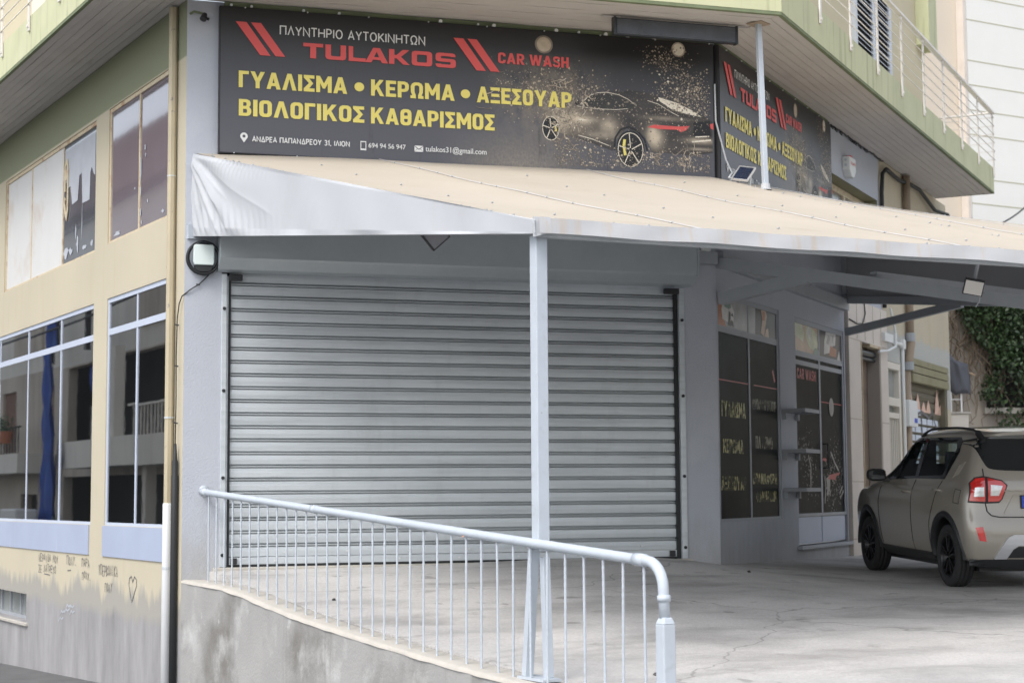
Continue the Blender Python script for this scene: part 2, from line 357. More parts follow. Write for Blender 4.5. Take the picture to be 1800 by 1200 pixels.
    def disc(s, fr, a, z, ra, rz, n, mi=0, seg=24, ri=0.):
        if ri: return s.stroke(fr, [(a + math.cos(2 * math.pi * i / seg) * ra, z + math.sin(2 * math.pi * i / seg) * rz) for i in range(seg)], ri, n, mi, True)
        return s.flat(fr, [(a + math.cos(2 * math.pi * i / seg) * ra, z + math.sin(2 * math.pi * i / seg) * rz) for i in range(seg)], n, mi)
    def grid(s, fn, nu, nv, mi=0):
        k = len(s.v)
        for i in range(nu + 1):
            for j in range(nv + 1): s.v.append(Vector(fn(i / nu, j / nv)))
        for i in range(nu):
            for j in range(nv):
                a = k + i * (nv + 1) + j; s.f.append((a, a + 1, a + nv + 2, a + nv + 1)); s.m.append(mi)
        return s
    def build_each(s, name, mats, parent=None, **kw):
        """every loose piece becomes a part of its own"""
        par = list(range(len(s.v)))
        def find(a):
            while par[a] != a: par[a] = par[par[a]]; a = par[a]
            return a
        for f in s.f:
            for b in f[1:]: par[find(f[0])] = find(b)
        groups = {}
        for f, mi in zip(s.f, s.m): groups.setdefault(find(f[0]), []).append((f, mi))
        out = []
        for g in groups.values():
            q = MB(); ids = {}
            for f, mi in g:
                for i in f:
                    if i not in ids: ids[i] = len(q.v); q.v.append(s.v[i])
                q.f.append(tuple(ids[i] for i in f)); q.m.append(mi)
            out.append(q.build(name, mats, parent, **kw))
        return out
    def build(s, name, mats, parent=None, base=None, smooth=False, bevel=0., fix=True, solid=0.):
        if isinstance(mats, str): mats = [mats]
        if parent is not None: b = BASE[parent.as_pointer()]
        elif base is not None: b = Vector(base)
        else:
            xs = [p.x for p in s.v]; ys = [p.y for p in s.v]; zs = [p.z for p in s.v]
            b = Vector(((min(xs) + max(xs)) / 2, (min(ys) + max(ys)) / 2, min(zs)))
        me = bpy.data.meshes.new(name); me.from_pydata([p - b for p in s.v], [], s.f)
        for mm in mats: me.materials.append(MT[mm])
        me.polygons.foreach_set('material_index', s.m)
        if s.uv:
            ul = me.uv_layers.new(name='UV')
            for lo in me.loops: ul.data[lo.index].uv = s.uv[lo.vertex_index]
        if fix:
            bm = bmesh.new(); bm.from_mesh(me); bmesh.ops.recalc_face_normals(bm, faces=bm.faces[:]); bm.to_mesh(me); bm.free()
        if smooth: me.polygons.foreach_set('use_smooth', [True] * len(me.polygons))
        me.update()
        o = bpy.data.objects.new(name, me); COL.objects.link(o)
        if solid:
            md = o.modifiers.new('solid', 'SOLIDIFY'); md.thickness = solid; md.offset = 0
        if bevel:
            md = o.modifiers.new('bevel', 'BEVEL'); md.width = bevel; md.segments = 2; md.limit_method = 'ANGLE'; md.angle_limit = R_(40)
        if parent is not None: o.parent = parent
        else: o.location = b
        BASE[o.as_pointer()] = b
        return o
def tag(o, label=None, cat=None, group=None, kind=None):
    for k, v in (('label', label), ('category', cat), ('group', group), ('kind', kind)):
        if v: o[k] = v
    return o
def thing(name, base, label, cat, group=None, rotz=None):
    o = bpy.data.objects.new(name, None); o.empty_display_size = .2; COL.objects.link(o); o.location = base
    BASE[o.as_pointer()] = Vector(base)
    return tag(o, label, cat, group)

def text_mesh(body, bold=0.):
    cu = bpy.data.curves.new('txt', 'FONT'); cu.body = body; cu.size = 1.0; cu.offset = bold; cu.resolution_u = 5
    ob = bpy.data.objects.new('txt', cu); COL.objects.link(ob)
    dg = bpy.context.evaluated_depsgraph_get(); dg.update()
    me = bpy.data.meshes.new_from_object(ob.evaluated_get(dg))
    vs = [(v.co.x, v.co.y) for v in me.vertices]; fs = [tuple(p.vertices) for p in me.polygons]
    bpy.data.objects.remove(ob); bpy.data.curves.remove(cu); bpy.data.meshes.remove(me)
    return vs, fs
def put_text(mb, body, fr, s0, s1, z0, z1, n, bold=0., mi=0, ref=None):
    """text fitted to a box on a frame; ref = text whose height is used when the line has descenders"""
    vs, fs = text_mesh(body, bold)
    if ref: rv, _ = text_mesh(ref, bold)
    else: rv = vs
    x0 = min(v[0] for v in vs); x1 = max(v[0] for v in vs); y0 = min(v[1] for v in rv); y1 = max(v[1] for v in rv)
    mb.add([fr.P(s0 + (x - x0) / (x1 - x0) * (s1 - s0), z0 + (y - y0) / (y1 - y0) * (z1 - z0), n) for x, y in vs], fs, mi)

def wall(fr, s0, s1, z0, z1, holes, thick, mb=None, mi=0):
    """solid wall with rectangular openings (sa, sb, za, zb); faces only where there is air beside them"""
    mb = mb or MB()
    S = sorted({s0, s1, *[h[0] for h in holes], *[h[1] for h in holes]}); S = [x for x in S if s0 <= x <= s1]
    Z = sorted({z0, z1, *[h[2] for h in holes], *[h[3] for h in holes]}); Z = [x for x in Z if z0 <= x <= z1]
    def full(i, j):
        if i < 0 or j < 0 or i >= len(S) - 1 or j >= len(Z) - 1: return False
        a, z = (S[i] + S[i + 1]) / 2, (Z[j] + Z[j + 1]) / 2
        return not any(h[0] < a < h[1] and h[2] < z < h[3] for h in holes)
    for i in range(len(S) - 1):
        for j in range(len(Z) - 1):
            if not full(i, j): continue
            a, b, c, d = S[i], S[i + 1], Z[j], Z[j + 1]
            for n in (0, -thick): mb.quad(fr.P(a, c, n), fr.P(b, c, n), fr.P(b, d, n), fr.P(a, d, n), mi)
            if not full(i - 1, j): mb.quad(fr.P(a, c, 0), fr.P(a, d, 0), fr.P(a, d, -thick), fr.P(a, c, -thick), mi)
            if not full(i + 1, j): mb.quad(fr.P(b, c, 0), fr.P(b, d, 0), fr.P(b, d, -thick), fr.P(b, c, -thick), mi)
            if not full(i, j - 1): mb.quad(fr.P(a, c, 0), fr.P(b, c, 0), fr.P(b, c, -thick), fr.P(a, c, -thick), mi)
            if not full(i, j + 1): mb.quad(fr.P(a, d, 0), fr.P(b, d, 0), fr.P(b, d, -thick), fr.P(a, d, -thick), mi)
    return mb
def print_body():
    # the printed photograph of a bronze car: blotches of highlight on a dark body
    m = bpy.data.materials.new('print_body'); m.use_nodes = True; nt = m.node_tree; b = nt.nodes['Principled BSDF']
    uv = nt.nodes.new('ShaderNodeTexCoord').outputs['UV']; s = nt.nodes.new('ShaderNodeSeparateXYZ'); L(nt, uv, s.inputs[0]); u, v = s.outputs[0], s.outputs[1]
    c = mixc(nt, maprange(nt, noise(nt, uv, 5, 6), .3, .7), (.030, .027, .026), (.062, .054, .048))
    for (a, z, ra, rz, st) in ((3.62, .56, .30, .15, .85), (3.72, .56, .12, .03, 1.), (3.5, .48, .12, .2, .7), (4.56, .44, .07, .10, 1.), (3.76, .55, .16, .04, .9), (4.06, .50, .12, .12, .7), (4.58, .40, .11, .13, .9), (5.1, .40, .2, .04, .7), (3.95, .40, .3, .05, .35), (4.7, .62, .3, .03, .35), (5.1, .31, .18, .02, .5)):
        d = math_(nt, 'ADD', math_(nt, 'POWER', math_(nt, 'DIVIDE', math_(nt, 'SUBTRACT', u, a), ra), 2.), math_(nt, 'POWER', math_(nt, 'DIVIDE', math_(nt, 'SUBTRACT', v, z), rz), 2.))
        c = mixc(nt, math_(nt, 'MULTIPLY', math_(nt, 'MULTIPLY', math_(nt, 'POWER', 2.718, math_(nt, 'MULTIPLY', d, -1.6)), st), maprange(nt, noise(nt, uv, 11, 6, .65), .3, .62, .6, 1.)), c, (.66, .56, .42))
    c = mixc(nt, maprange(nt, noise(nt, uv, 60, 3, .7), .62, .72, 0, .7), c, (.40, .34, .26))
    L(nt, c, b.inputs['Base Color']); b.inputs['Roughness'].default_value = .42
    return m
MT['print_body'] = print_body()
# ------------------------------------------------------------------ ground
CTL = [(FF.P(.3, .93), 0), (FF.P(2.7, .955), 0), (FF.P(5.2, .955), 0), (FF.P(5.6, .89), 0), (RF.P(2.2, .86), 0), (RF.P(5.05, .80), 0), (RF.P(9, .80), 0), (RF.P(12, .80), 0),
       (LF.P(-2., .735), 0), (LF.P(-3.4, .635), 0), (LF.P(-5, .545), 0), (LF.P(-6.5, .47), 0), (LF.P(-8.2, .40), 0), (LF.P(-12, .30), 0), (LF.P(4, .95), 0),
       (Vector((4.39, 16.9, .701)), 0), (Vector((4.12, 19.33, .755)), 0), (Vector((5.59, 19.49, .757)), 0), (Vector((5.85, 17.07, .703)), 0),
       (Vector((10, 20, .66)), 0), (Vector((14, 30, .75)), 0), (Vector((9, 10, .48)), 0), (Vector((3, 9, .42)), 0), (Vector((2.6, 13, .60)), 0), (Vector((20, 12, .4)), 0), (Vector((8, 40, .85)), 0), (Vector((0, 3, .2)), 0), (Vector((25, 45, .8)), 0), (Vector((25, 0, .2)), 0), (Vector((-4, 30, .9)), 0)]
XY = np.array([[p.x, p.y] for p, _ in CTL]); ZZ = np.array([p.z for p, _ in CTL])
def _tps(r): return np.where(r > 1e-9, r * r * np.log(r + 1e-12), 0)
_n = len(XY); _K = _tps(np.linalg.norm(XY[:, None] - XY[None], axis=2)) + np.eye(_n) * .05
_A = np.zeros((_n + 3, _n + 3)); _A[:_n, :_n] = _K; _A[:_n, _n] = 1; _A[:_n, _n + 1:] = XY; _A[_n, :_n] = 1; _A[_n + 1:, :_n] = XY.T
_W = np.linalg.solve(_A, np.concatenate([ZZ, np.zeros(3)]))
def gz(x, y):
    r = np.linalg.norm(XY - np.array([x, y]), axis=1)
    return float(_tps(r) @ _W[:_n] + _W[_n] + _W[_n + 1] * x + _W[_n + 2] * y)
m = MB()
def street(u, v):
    a = (u - .5) * 500; b = (v - .5) * 500
    q = LF.P(a, 0, b); return (q.x, q.y, -.26 - .036 * max(-30, min(60, a)))
m.grid(street, 60, 10)
tag(m.build('street', 'asphalt', smooth=True), kind='structure')
m = MB()
def fore(u, v):
    q = LF.P(14 - 28 * u, 0, -.26 - 26 * v * (.25 + .75 * v)); return (q.x, q.y, gz(q.x, q.y))
m.grid(fore, 110, 90)
for i in range(110):          # the slab's edge along the railing wall
    a, b = Vector(fore(i / 110, 0)), Vector(fore((i + 1) / 110, 0)); dn = Vector((0, 0, .9)); m.quad(a, b, b - dn, a - dn)
tag(m.build('forecourt', 'forecourt', smooth=True), kind='structure')

# ------------------------------------------------------------------ corner building
B = thing('corner_building', FF.P(0, 0), 'yellow and blue-grey corner building with a roller shutter and green balcony', 'building')
holesL = [(.48, 2.58, 1.34, 3.81), (3.10, 9.2, 1.34, 3.81), (.5, 2.6, 4.42, 5.93), (3.1, 7.42, 4.40, 5.91), (5.9, 8.2, .09, .44)]
wall(LF, 0, 16, -2, 6.5, holesL, .25).build('side_wall', 'stucco_yellow', B)
# blue panels under the lower windows
m = MB(); m.box(LF, .36, 2.6, 1.005, 1.335, .002, .014); m.box(LF, 3.14, 9.2, 1.005, 1.335, .002, .014)
m.build_each('window_panel', 'blue_panel', B)
# dark room behind everything
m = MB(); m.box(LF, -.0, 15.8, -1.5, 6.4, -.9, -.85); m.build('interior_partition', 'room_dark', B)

def window(fr, s0, s1, z0, z1, mull, trans, fm, panes, depth=.10, fw=.05, name='window', parent=B, mw=.045):
    f = MB()
    f.box(fr, s0, s1, z1 - fw, z1, -depth, -.012); f.box(fr, s0, s1, z0, z0 + fw * .6, -depth, -.012)
    f.box(fr, s0, s0 + fw, z0 + fw * .6, z1 - fw, -depth, -.014); f.box(fr, s1 - fw, s1, z0 + fw * .6, z1 - fw, -depth, -.014)
    for a in mull: f.box(fr, a - mw / 2, a + mw / 2, z0 + fw * .6, z1 - fw, -depth, -.018)
    if trans: f.box(fr, s0 + fw, s1 - fw, trans - .035, trans + .035, -depth, -.016)
    fo = f.build(name, fm, parent)
    edges = [s0 + fw] + list(mull) + [s1 - fw]
    rows = [(z0 + fw * .6, trans), (trans, z1 - fw)] if trans else [(z0 + fw * .6, z1 - fw)]
    k = 0
    for (a, b) in zip(edges[:-1], edges[1:]):
        for (c, d) in rows:
            mm = panes[k % len(panes)] if isinstance(panes, list) else panes
            tl = (rnd.uniform(-.003, .003), rnd.uniform(-.003, .003))
            g = MB(); g.hexa([fr.P(x, z, n + tl[0] * (x - a) + tl[1] * (z - c)) for n in (-.034, -.024) for z in (c, d) for x in (a, b)])
            g.build('pane', mm, fo); k += 1
    return fo
window(LF, .48, 2.58, 1.34, 3.81, [1.54], 3.44, 'blue_frame', 'glass_dark')
window(LF, 3.10, 9.2, 1.34, 3.81, [4.53, 6.10, 7.62], 3.43, 'blue_frame', 'glass_dark')
w1 = window(LF, .5, 2.6, 4.42, 5.93, [1.54], None, 'rust_frame', 'glass_mauve', depth=.07, fw=.045, mw=.04)
w2 = window(LF, 3.1, 7.42, 4.40, 5.91, [4.56, 6.07], None, 'rust_frame', ['glass_blue', 'white_pane', 'white_pane'], depth=.07, fw=.045, mw=.04)
# peeling paint and paper left on the upper panes
def blob(m, fr, a, z, ra, rz, n, seed, k=11):
    q = random.Random(seed); m.flat(fr, [(a + math.cos(2 * math.pi * i / k) * ra * q.uniform(.45, 1.1), z + math.sin(2 * math.pi * i / k) * rz * q.uniform(.45, 1.1)) for i in range(k)], n)
m = MB()
m.flat(LF, [(3.2, 5.80), (3.2, 5.30), (3.26, 5.32), (3.34, 5.42), (3.40, 5.36), (3.42, 5.05), (3.72, 5.05), (3.76, 5.42), (3.86, 5.40), (3.92, 5.12), (4.16, 5.10), (4.24, 5.34), (4.50, 5.30), (4.50, 5.80)], -.021)
for i, (a, z, ra, rz) in enumerate([(4.4, 4.56, .12, .08), (4.2, 4.55, .1, .05), (3.9, 4.60, .05, .13), (3.98, 4.76, .03, .1), (3.3, 4.53, .08, .04), (3.6, 4.52, .1, .03), (3.72, 4.85, .012, .28)]): blob(m, LF, a, z, ra, rz, -.0205, i)
m.build_each('peeling_paint', 'peeled_white', w2)
m = MB()
for i, (a, z, ra, rz) in enumerate([(2.3, 4.50, .16, .035), (1.5, 5.06, .025, .2), (1.49, 4.85, .02, .08), (1.36, 5.28, .03, .04), (1.34, 5.2, .02, .03), (1.49, 4.62, .03, .06), (.75, 4.52, .05, .02), (1.25, 4.7, .02, .03), (1.45, 4.5, .03, .03), (1.7, 4.9, .02, .02)]): blob(m, LF, a, z, ra, rz, -.0205, 40 + i)
m.build_each('peeling_paint', 'peeled_white', w1)
# painted vent panel with two round openings in the dark upper pane
m = MB(); m.stroke(LF, [(4.44, 5.22), (4.48, 5.16), (4.44, 5.06), (4.38, 4.98), (4.34, 5.06), (4.34, 5.56), (4.38, 5.66), (4.44, 5.64), (4.48, 5.56), (4.46, 5.3)], .05, -.014)
m.disc(LF, 4.41, 5.50, .05, .07, -.0135, seg=16); m.build('vent_plate', 'rust_frame', w2, solid=.008)
m = MB(); m.disc(LF, 4.41, 5.36, .045, .05, -.019, seg=16); m.disc(LF, 4.41, 5.17, .045, .11, -.019, seg=16); m.build_each('vent_opening', 'black_plastic', w2)
# basement window
m = MB(); m.box(LF, 5.9, 8.2, .09, .44, -.2, -.19); m.build('basement_window', 'glass_pale', B)
m = MB(); m.box(LF, 5.9, 8.2, .09, .13, -.19, -.15)
for a in (6.35, 6.85, 7.4, 7.9): m.box(LF, a - .02, a + .02, .13, .44, -.19, -.16)
m.build('basement_window_frame', 'gray_frame', B)
m = MB(); m.box(LF, 5.8, 8.3, .045, .088, -.2, .035); m.build('sill', 'concrete_cap', B, bevel=.01)
# graffiti: thin pen strokes on the yellow band
GL = {'Ν': [[(0, 0), (0, 1), (1, 0), (1, 1)]], 'Ε': [[(1, 1), (0, 1), (0, 0), (1, 0)], [(0, .5), (.8, .5)]], 'Ρ': [[(0, 0), (0, 1), (.9, .95), (.9, .5), (0, .45)]], 'Α': [[(0, 0), (.5, 1), (1, 0)], [(.2, .35), (.8, .35)]],
      'Ι': [[(.5, 0), (.5, 1)]], 'Δ': [[(0, 0), (.5, 1), (1, 0), (0, 0)]], 'Μ': [[(0, 0), (.1, 1), (.5, .4), (.9, 1), (1, 0)]], 'Ο': [[(.5, 1), (.1, .7), (.1, .3), (.5, 0), (.9, .3), (.9, .7), (.5, 1)]], 'Υ': [[(0, 1), (.5, .5), (1, 1)], [(.5, .5), (.4, 0)]],
      'Σ': [[(1, 1), (0, 1), (.6, .5), (0, 0), (1, 0)]], 'Λ': [[(0, 0), (.5, 1), (1, 0)]], 'Τ': [[(0, 1), (1, 1)], [(.5, 1), (.5, 0)]], 'Ω': [[(0, 0), (.35, 0), (.1, .6), (.5, 1), (.9, .6), (.65, 0), (1, 0)]], 'Π': [[(0, 0), (0, 1), (1, 1), (1, 0)]],
      'Β': [[(0, 0), (0, 1), (.8, .8), (.1, .5), (.9, .25), (0, 0)]], 'Κ': [[(0, 0), (0, 1)], [(1, 1), (0, .45), (1, 0)]], '.': [[(.3, 0), (.5, .06)]], ' ': []}
m = MB()
def scrawl(txt, s_start, s_end, z, h):
    m = MB()
    st = (s_end - s_start) / len(txt)
    for i, ch in enumerate(txt):
        jz = rnd.uniform(-.012, .012)
        for pl in GL[ch]:
            m.stroke(LF, [(s_start + st * (i + .12 + x * .7) + rnd.uniform(-.004, .004), z + jz + y * h + rnd.uniform(-.004, .004)) for x, y in pl], .0095, .004)
    m.build('graffiti', 'ink', B, fix=False)
scrawl('ΝΕΡΑΙΔΑ ΜΟΥ', 5.32, 4.42, .875, .085); scrawl('ΣΕ ΛΑΤΡΕΥΩ', 5.32, 4.5, .745, .085); m.stroke(LF, [(5.05, .725), (4.78, .72)], .012, .004)
scrawl('ΠΟΛΥ.', 4.05, 3.6, .86, .10); m.stroke(LF, [(4.0, .80), (3.86, .81)], .014, .004)
scrawl('ΠΑΡΑ', 3.42, 3.1, .86, .09); scrawl('ΠΟΛΥ.', 3.4, 3.03, .73, .08); scrawl('ΥΠΕΡΒΟΛΙΚΑ', 2.75, 2.03, .80, .11); scrawl('ΠΟΛΥ', 2.5, 2.22, .63, .09)
m.stroke(LF, [(1.55, .58), (1.64, .74), (1.63, .80), (1.56, .83), (1.51, .77), (1.45, .83), (1.39, .80), (1.38, .74), (1.54, .56)], .012, .004)
m.build('graffiti', 'ink', B, fix=False)
m = MB()
for (a, z) in [(4.05, .36), (4.1, .31), (3.9, .36), (3.88, .30), (4.3, .28), (4.35, .2)]: m.stroke(LF, [(a, z), (a - .06, z + .05), (a - .12, z + .03), (a - .2, z + .055)], .02, .003)
m.build('chalk_scribble', 'peeled_white', B, fix=False)

# front wall with the shutter opening
mw = wall(FF, 0, SC, -.3, 6.5, [(.36, 5.22, -.3, 4.3)], .3)
mw.build('front_wall', 'blue_wall', B)
m = MB(); m.box(FF, .30, 5.28, .2, .962, -.30, .02); m.build('threshold', 'concrete_cap', B, bevel=.01)
# roller shutter: guides, curtain, box
SH = MB(); pitch = .1271; prof = []
z = 1.06
while z < 3.80:
    prof += [(z, .004), (z + .003, .010), (z + .048, .012), (z + .089, .010), (z + .090, -.045), (z + .1000, -.045), (z + .101, .009), (z + .106, .012), (z + .111, .009), (z + .112, -.045), (z + .1235, -.045), (z + .1242, .0)]
    z += pitch
k = len(prof)
def sheen(s): return -.055
SH.add([FF.P(a, zz, -.07 + n) for a in (.445, 5.145) for zz, n in prof], [(i, i + 1, k + i + 1, k + i) for i in range(k - 1)])
shut = SH.build('roller_shutter', 'galv', B)
m = MB(); m.box(FF, .36, .41, .965, 3.80, -.13, .012); m.box(FF, .405, .43, .965, 3.78, -.10, -.02); m.box(FF, 5.16, 5.22, .965, 3.80, -.13, .012)
m.build_each('guide_rail', 'galv', shut, bevel=.004)
m = MB(); m.box(FF, .43, .455, .965, 3.79, -.09, -.035); m.box(FF, 5.118, 5.158, .965, 3.79, -.09, -.03)
m.build_each('brush_seal', 'black_rubber', shut)
m = MB(); m.box(FF, .455, 5.118, .985, 1.055, -.085, -.038); m.build('bottom_bar', 'galv', shut, bevel=.006)
m = MB(); m.box(FF, .455, 5.118, .963, .984, -.082, -.042); m.build('bottom_seal', 'black_rubber', shut)
m = MB(); m.box(FF, .47, .53, .99, 1.05, -.037, -.01); m.box(FF, 5.03, 5.09, .99, 1.05, -.037, -.01); m.build_each('lock', 'black_plastic', shut, bevel=.004)
m = MB(); m.box(FF, .43, .56, 3.735, 3.795, -.03, .03); m.box(FF, 5.0, 5.16, 3.735, 3.795, -.03, .03); m.build_each('end_stop', 'black_plastic', shut, bevel=.006)
m = MB()
for a in (.385, 5.19):
    for zz in (1.08, 1.82, 2.66, 3.46): m.tube([FF.P(a, zz, .012), FF.P(a, zz, .022)], .017, 12)
m.build_each('guide_bolt', 'black_rubber', shut)
m = MB()
for a in np.arange(.9, 5.1, .62):
    for zz in (1.02, 1.10): m.tube([FF.P(a + (.1 if zz > 1.05 else 0), zz, -.056 if zz > 1.05 else -.04), FF.P(a + (.1 if zz > 1.05 else 0), zz, -.03)], .011, 8)
m.build_each('rivet', 'alu', shut)
m = MB()        # box over the curtain, its underside folded back
pr = [(4.32, 0), (4.32, .22), (3.93, .22), (3.91, .205), (3.83, .10), (3.81, 0.0)]
k = len(pr); pts = [FF.P(a, zz, n + .003) for a in (.315, 5.30) for zz, n in pr]
m.add(pts, [tuple(range(k)), tuple(range(k, 2 * k))] + [(i, (i + 1) % k, (i + 1) % k + k, i + k) for i in range(k)])
m.box(FF, 5.285, 5.31, 3.90, 4.32, .005, .235)
m.build('shutter_box', 'galv_box', shut, bevel=.004)

# shop wall to the right: windows under the awning, window niche over it
wall(RF, 0, 7.25, -.3, 6.5, [(.03, 2.22, 1.335, 3.79), (2.86, 5.10, 1.0, 3.77), (4.5, 7.15, 4.9, 5.86), (5.15, 7.25, -.3, 4.2)], .24).build('shop_wall', 'blue_wall', B)
m = MB(); m.box(RF, 4.3, 7.3, 4.6, 6.1, -.29, -.28); m.build('niche_back', 'olive_dark', B)
m = MB(); m.quad(RF.P(4.5, 5.857, -.004), RF.P(7.15, 5.857, -.004), RF.P(7.15, 5.857, -.25), RF.P(4.5, 5.857, -.25)); m.quad(RF.P(7.147, 4.9, -.004), RF.P(7.147, 5.857, -.004), RF.P(7.147, 5.857, -.25), RF.P(7.147, 4.9, -.25)); m.build('niche_lining', 'olive_dark', B)
nf = MB(); nf.box(RF, 4.5, 7.13, 5.76, 5.845, -.26, -.19); nf.box(RF, 4.5, 4.56, 4.9, 5.76, -.26, -.19); nf.box(RF, 6.0, 6.09, 4.9, 5.76, -.26, -.19); nf.box(RF, 7.03, 7.13, 4.9, 5.76, -.26, -.19)
nf = nf.build('niche_window', 'rust_frame', B)
for a, b in ((4.56, 6.0), (6.09, 7.03)): g = MB(); g.box(RF, a, b, 4.9, 5.76, -.24, -.23); g.build('pane', 'glass_pale', nf)
sw = window(RF, .03, 2.22, 1.335, 3.79, [1.13], 3.40, 'gray_frame', ['glass_shop', 'glass_pale'], depth=.12, fw=.055, name='shop_window')
sdoor = window(RF, 2.86, 5.10, 1.35, 3.77, [3.97], 3.34, 'gray_frame', ['glass_shop', 'glass_pale'], depth=.12, fw=.06, name='shop_door', mw=.07)
m = MB(); m.box(RF, 2.86, 5.10, 3.20, 3.26, -.11, -.02); m.build('door_head', 'gray_frame', sdoor, bevel=.004)
m = MB(); m.box(RF, 2.90, 3.95, 1.02, 1.345, -.10, -.03); m.box(RF, 3.99, 5.06, 1.02, 1.345, -.10, -.028); m.build_each('kick_panel', 'blue_frame', sdoor, bevel=.004)
m = MB(); m.box(RF, 2.80, 5.16, .955, 1.0, -.12, .06); m.build('door_sill', 'gray_frame', sdoor, bevel=.006)
m = MB(); m.tube([RF.P(4.05, 2.25, -.02), RF.P(4.05, 2.25, .05), RF.P(4.05, 1.95, .05), RF.P(4.05, 1.95, -.02)], .012, 8); m.build('handle', 'black_metal', sdoor)
# prints stuck on the small upper panes
def pane_print(fr, a, b, c, d, items, parent):
    for mm, polys in items:
        q = MB()
        for i, pl in enumerate(polys): q.flat(fr, [(a + x * (b - a), c + y * (d - c)) for x, y in pl], -.0215 + .0012 * items.index((mm, polys)))
        q.build('window_print', mm, parent, fix=False)
MT['pr_mist'] = pm('pr_mist', (.36, .36, .36), .3, var=.3, vscale=5)
MT['pr_orange'] = pm('pr_orange', (.36, .13, .05), .3, var=.3, vscale=7)
MT['pr_dark'] = pm('pr_dark', (.045, .04, .038), .3, var=.3, vscale=9)
MT['pr_green'] = pm('pr_green', (.20, .30, .25), .3, var=.3, vscale=9)
MT['pr_skin'] = pm('pr_skin', (.50, .36, .24), .3, var=.25, vscale=6)
MT['pr_lime'] = pm('pr_lime', (.52, .55, .36), .3, var=.25, vscale=6)
MT['pr_white'] = pm('pr_white', (.62, .62, .60), .3, var=.25, vscale=9)
full = [[(.0, 0), (1, 0), (1, 1), (0, 1)]]
pane_print(RF, .085, 1.107, 3.435, 3.735, [('pr_mist', full), ('pr_orange', [[(0, 0), (.28, 0), (.16, .5), (.12, 1), (0, 1)]]), ('pr_white', [[(.16, .25), (.5, .1), (.55, .6), (.42, .95), (.2, .95), (.13, .6)]]), ('pr_green', [[(.22, .72), (.36, .66), (.45, .75), (.42, .95), (.28, .98)]]), ('pr_dark', [[(.34, .08), (.42, .04), (.42, .55), (.36, .6)], [(.40, .12), (.52, .05), (.50, .25), (.44, .3)], [(.42, .45), (.52, .42), (.48, .56)]])], sw)
pane_print(RF, 1.153, 2.165, 3.435, 3.735, [('pr_dark', full), ('pr_mist', [[(0, 0), (.22, 0), (.24, 1), (0, 1)]]), ('pr_skin', [[(.42, .1), (.55, 0), (.6, .4), (.66, .8), (.62, 1), (.45, 1), (.48, .6)], [(.56, 0), (.72, 0), (.70, .35), (.62, .3)]]), ('pr_orange', [[(.47, .6), (.58, .62), (.6, .95), (.5, .95)]])], sw)
pane_print(RF, 2.92, 3.935, 3.375, 3.71, [('pr_skin', full), ('pr_lime', [[(0, .55), (.35, .35), (.42, .7), (.3, 1), (0, 1)], [(.45, .6), (.62, .2), (.9, .1), (1, .35), (.95, .8), (.7, 1), (.5, 1)]]), ('pr_white', [[(.5, .75), (.66, .45), (.7, .95), (.58, 1)]]), ('pr_green', [[(.78, 0), (1, 0), (1, .2), (.85, .25)]])], sdoor)
pane_print(RF, 4.005, 5.04, 3.375, 3.71, [('pr_dark', full), ('pr_white', [[(.2, .1), (.45, .2), (.6, .5), (.72, .55), (.75, 1), (.3, 1), (.22, .6)], [(.8, 0), (.95, 0), (.9, .4)]]), ('pr_orange', [[(.42, .1), (.75, .1), (.78, .4), (.5, .5)]]), ('pr_mist', [[(.3, .55), (.4, .5), (.5, .8), (.4, .9)], [(.6, .6), (.66, .95), (.56, .9)]])], sdoor)
# worn lettering on the dark panes
def worn(col, name):
    m = pm(name, col, .35, var=.1)
    nt = m.node_tree; b = nt.nodes['Principled BSDF']
    tc = nt.nodes.new('ShaderNodeTexCoord').outputs['Object']
    a = maprange(nt, noise(nt, mapping(nt, tc, (1, 1, 1.6)), 5, 5, .65), .40, .58, .12, 1.); L(nt, a, b.inputs['Alpha']); MT[name] = m
worn((.36, .335, .075), 'worn_yellow'); worn((.10, .10, .05), 'faint_yellow'); MT['spray_gray'] = pm('spray_gray', (.20, .20, .20), .3, var=.4, vscale=6)
MT['dull_red'] = pm('dull_red', (.36, .035, .03), .4, var=.1)
m = MB(); m.box(RF, .085, 1.107, 2.845, 2.857, -.0225, -.0215); m.box(RF, 1.153, 2.165, 2.845, 2.857, -.0225, -.0215)
m.stroke(RF, [(1.2, 3.08), (1.24, 2.98)], .03, -.0212); m.stroke(RF, [(2.0, 3.06), (2.08, 2.93)], .05, -.0212); m.build('red_line', 'dull_red', sw)
m = MB(); m.box(RF, 4.005, 5.04, 2.782, 2.794, -.0225, -.0215)
m.flat(RF, [(4.3, 1.83), (4.78, 1.86), (4.84, 1.90), (4.55, 1.88), (4.3, 1.86)], -.0210); m.flat(RF, [(4.25, 1.81), (4.62, 1.80), (4.66, 1.86), (4.5, 1.87), (4.35, 1.85)], -.0205); m.flat(RF, [(3.99, 2.05), (4.2, 2.03), (4.22, 2.06), (4.1, 2.08)], -.0210)
m.build('red_lettering', 'dull_red', sdoor, fix=False)
m = MB(); q = random.Random(3)
for i in range(520):
    a, zz = q.choice([(4.55, 2.1), (4.3, 1.75), (4.75, 1.75), (3.5, 1.85), (3.35, 2.1), (4.4, 1.6)]); a += q.gauss(0, .16); zz += q.gauss(0, .16)
    if not (2.93 < a < 3.93 or 4.02 < a < 5.03) or not 1.4 < zz < 3.1: continue
    r = q.uniform(.003, .012); m.flat(RF, [(a - r, zz), (a, zz - r * 1.6), (a + r, zz), (a, zz + r * 1.6)], -.0210)
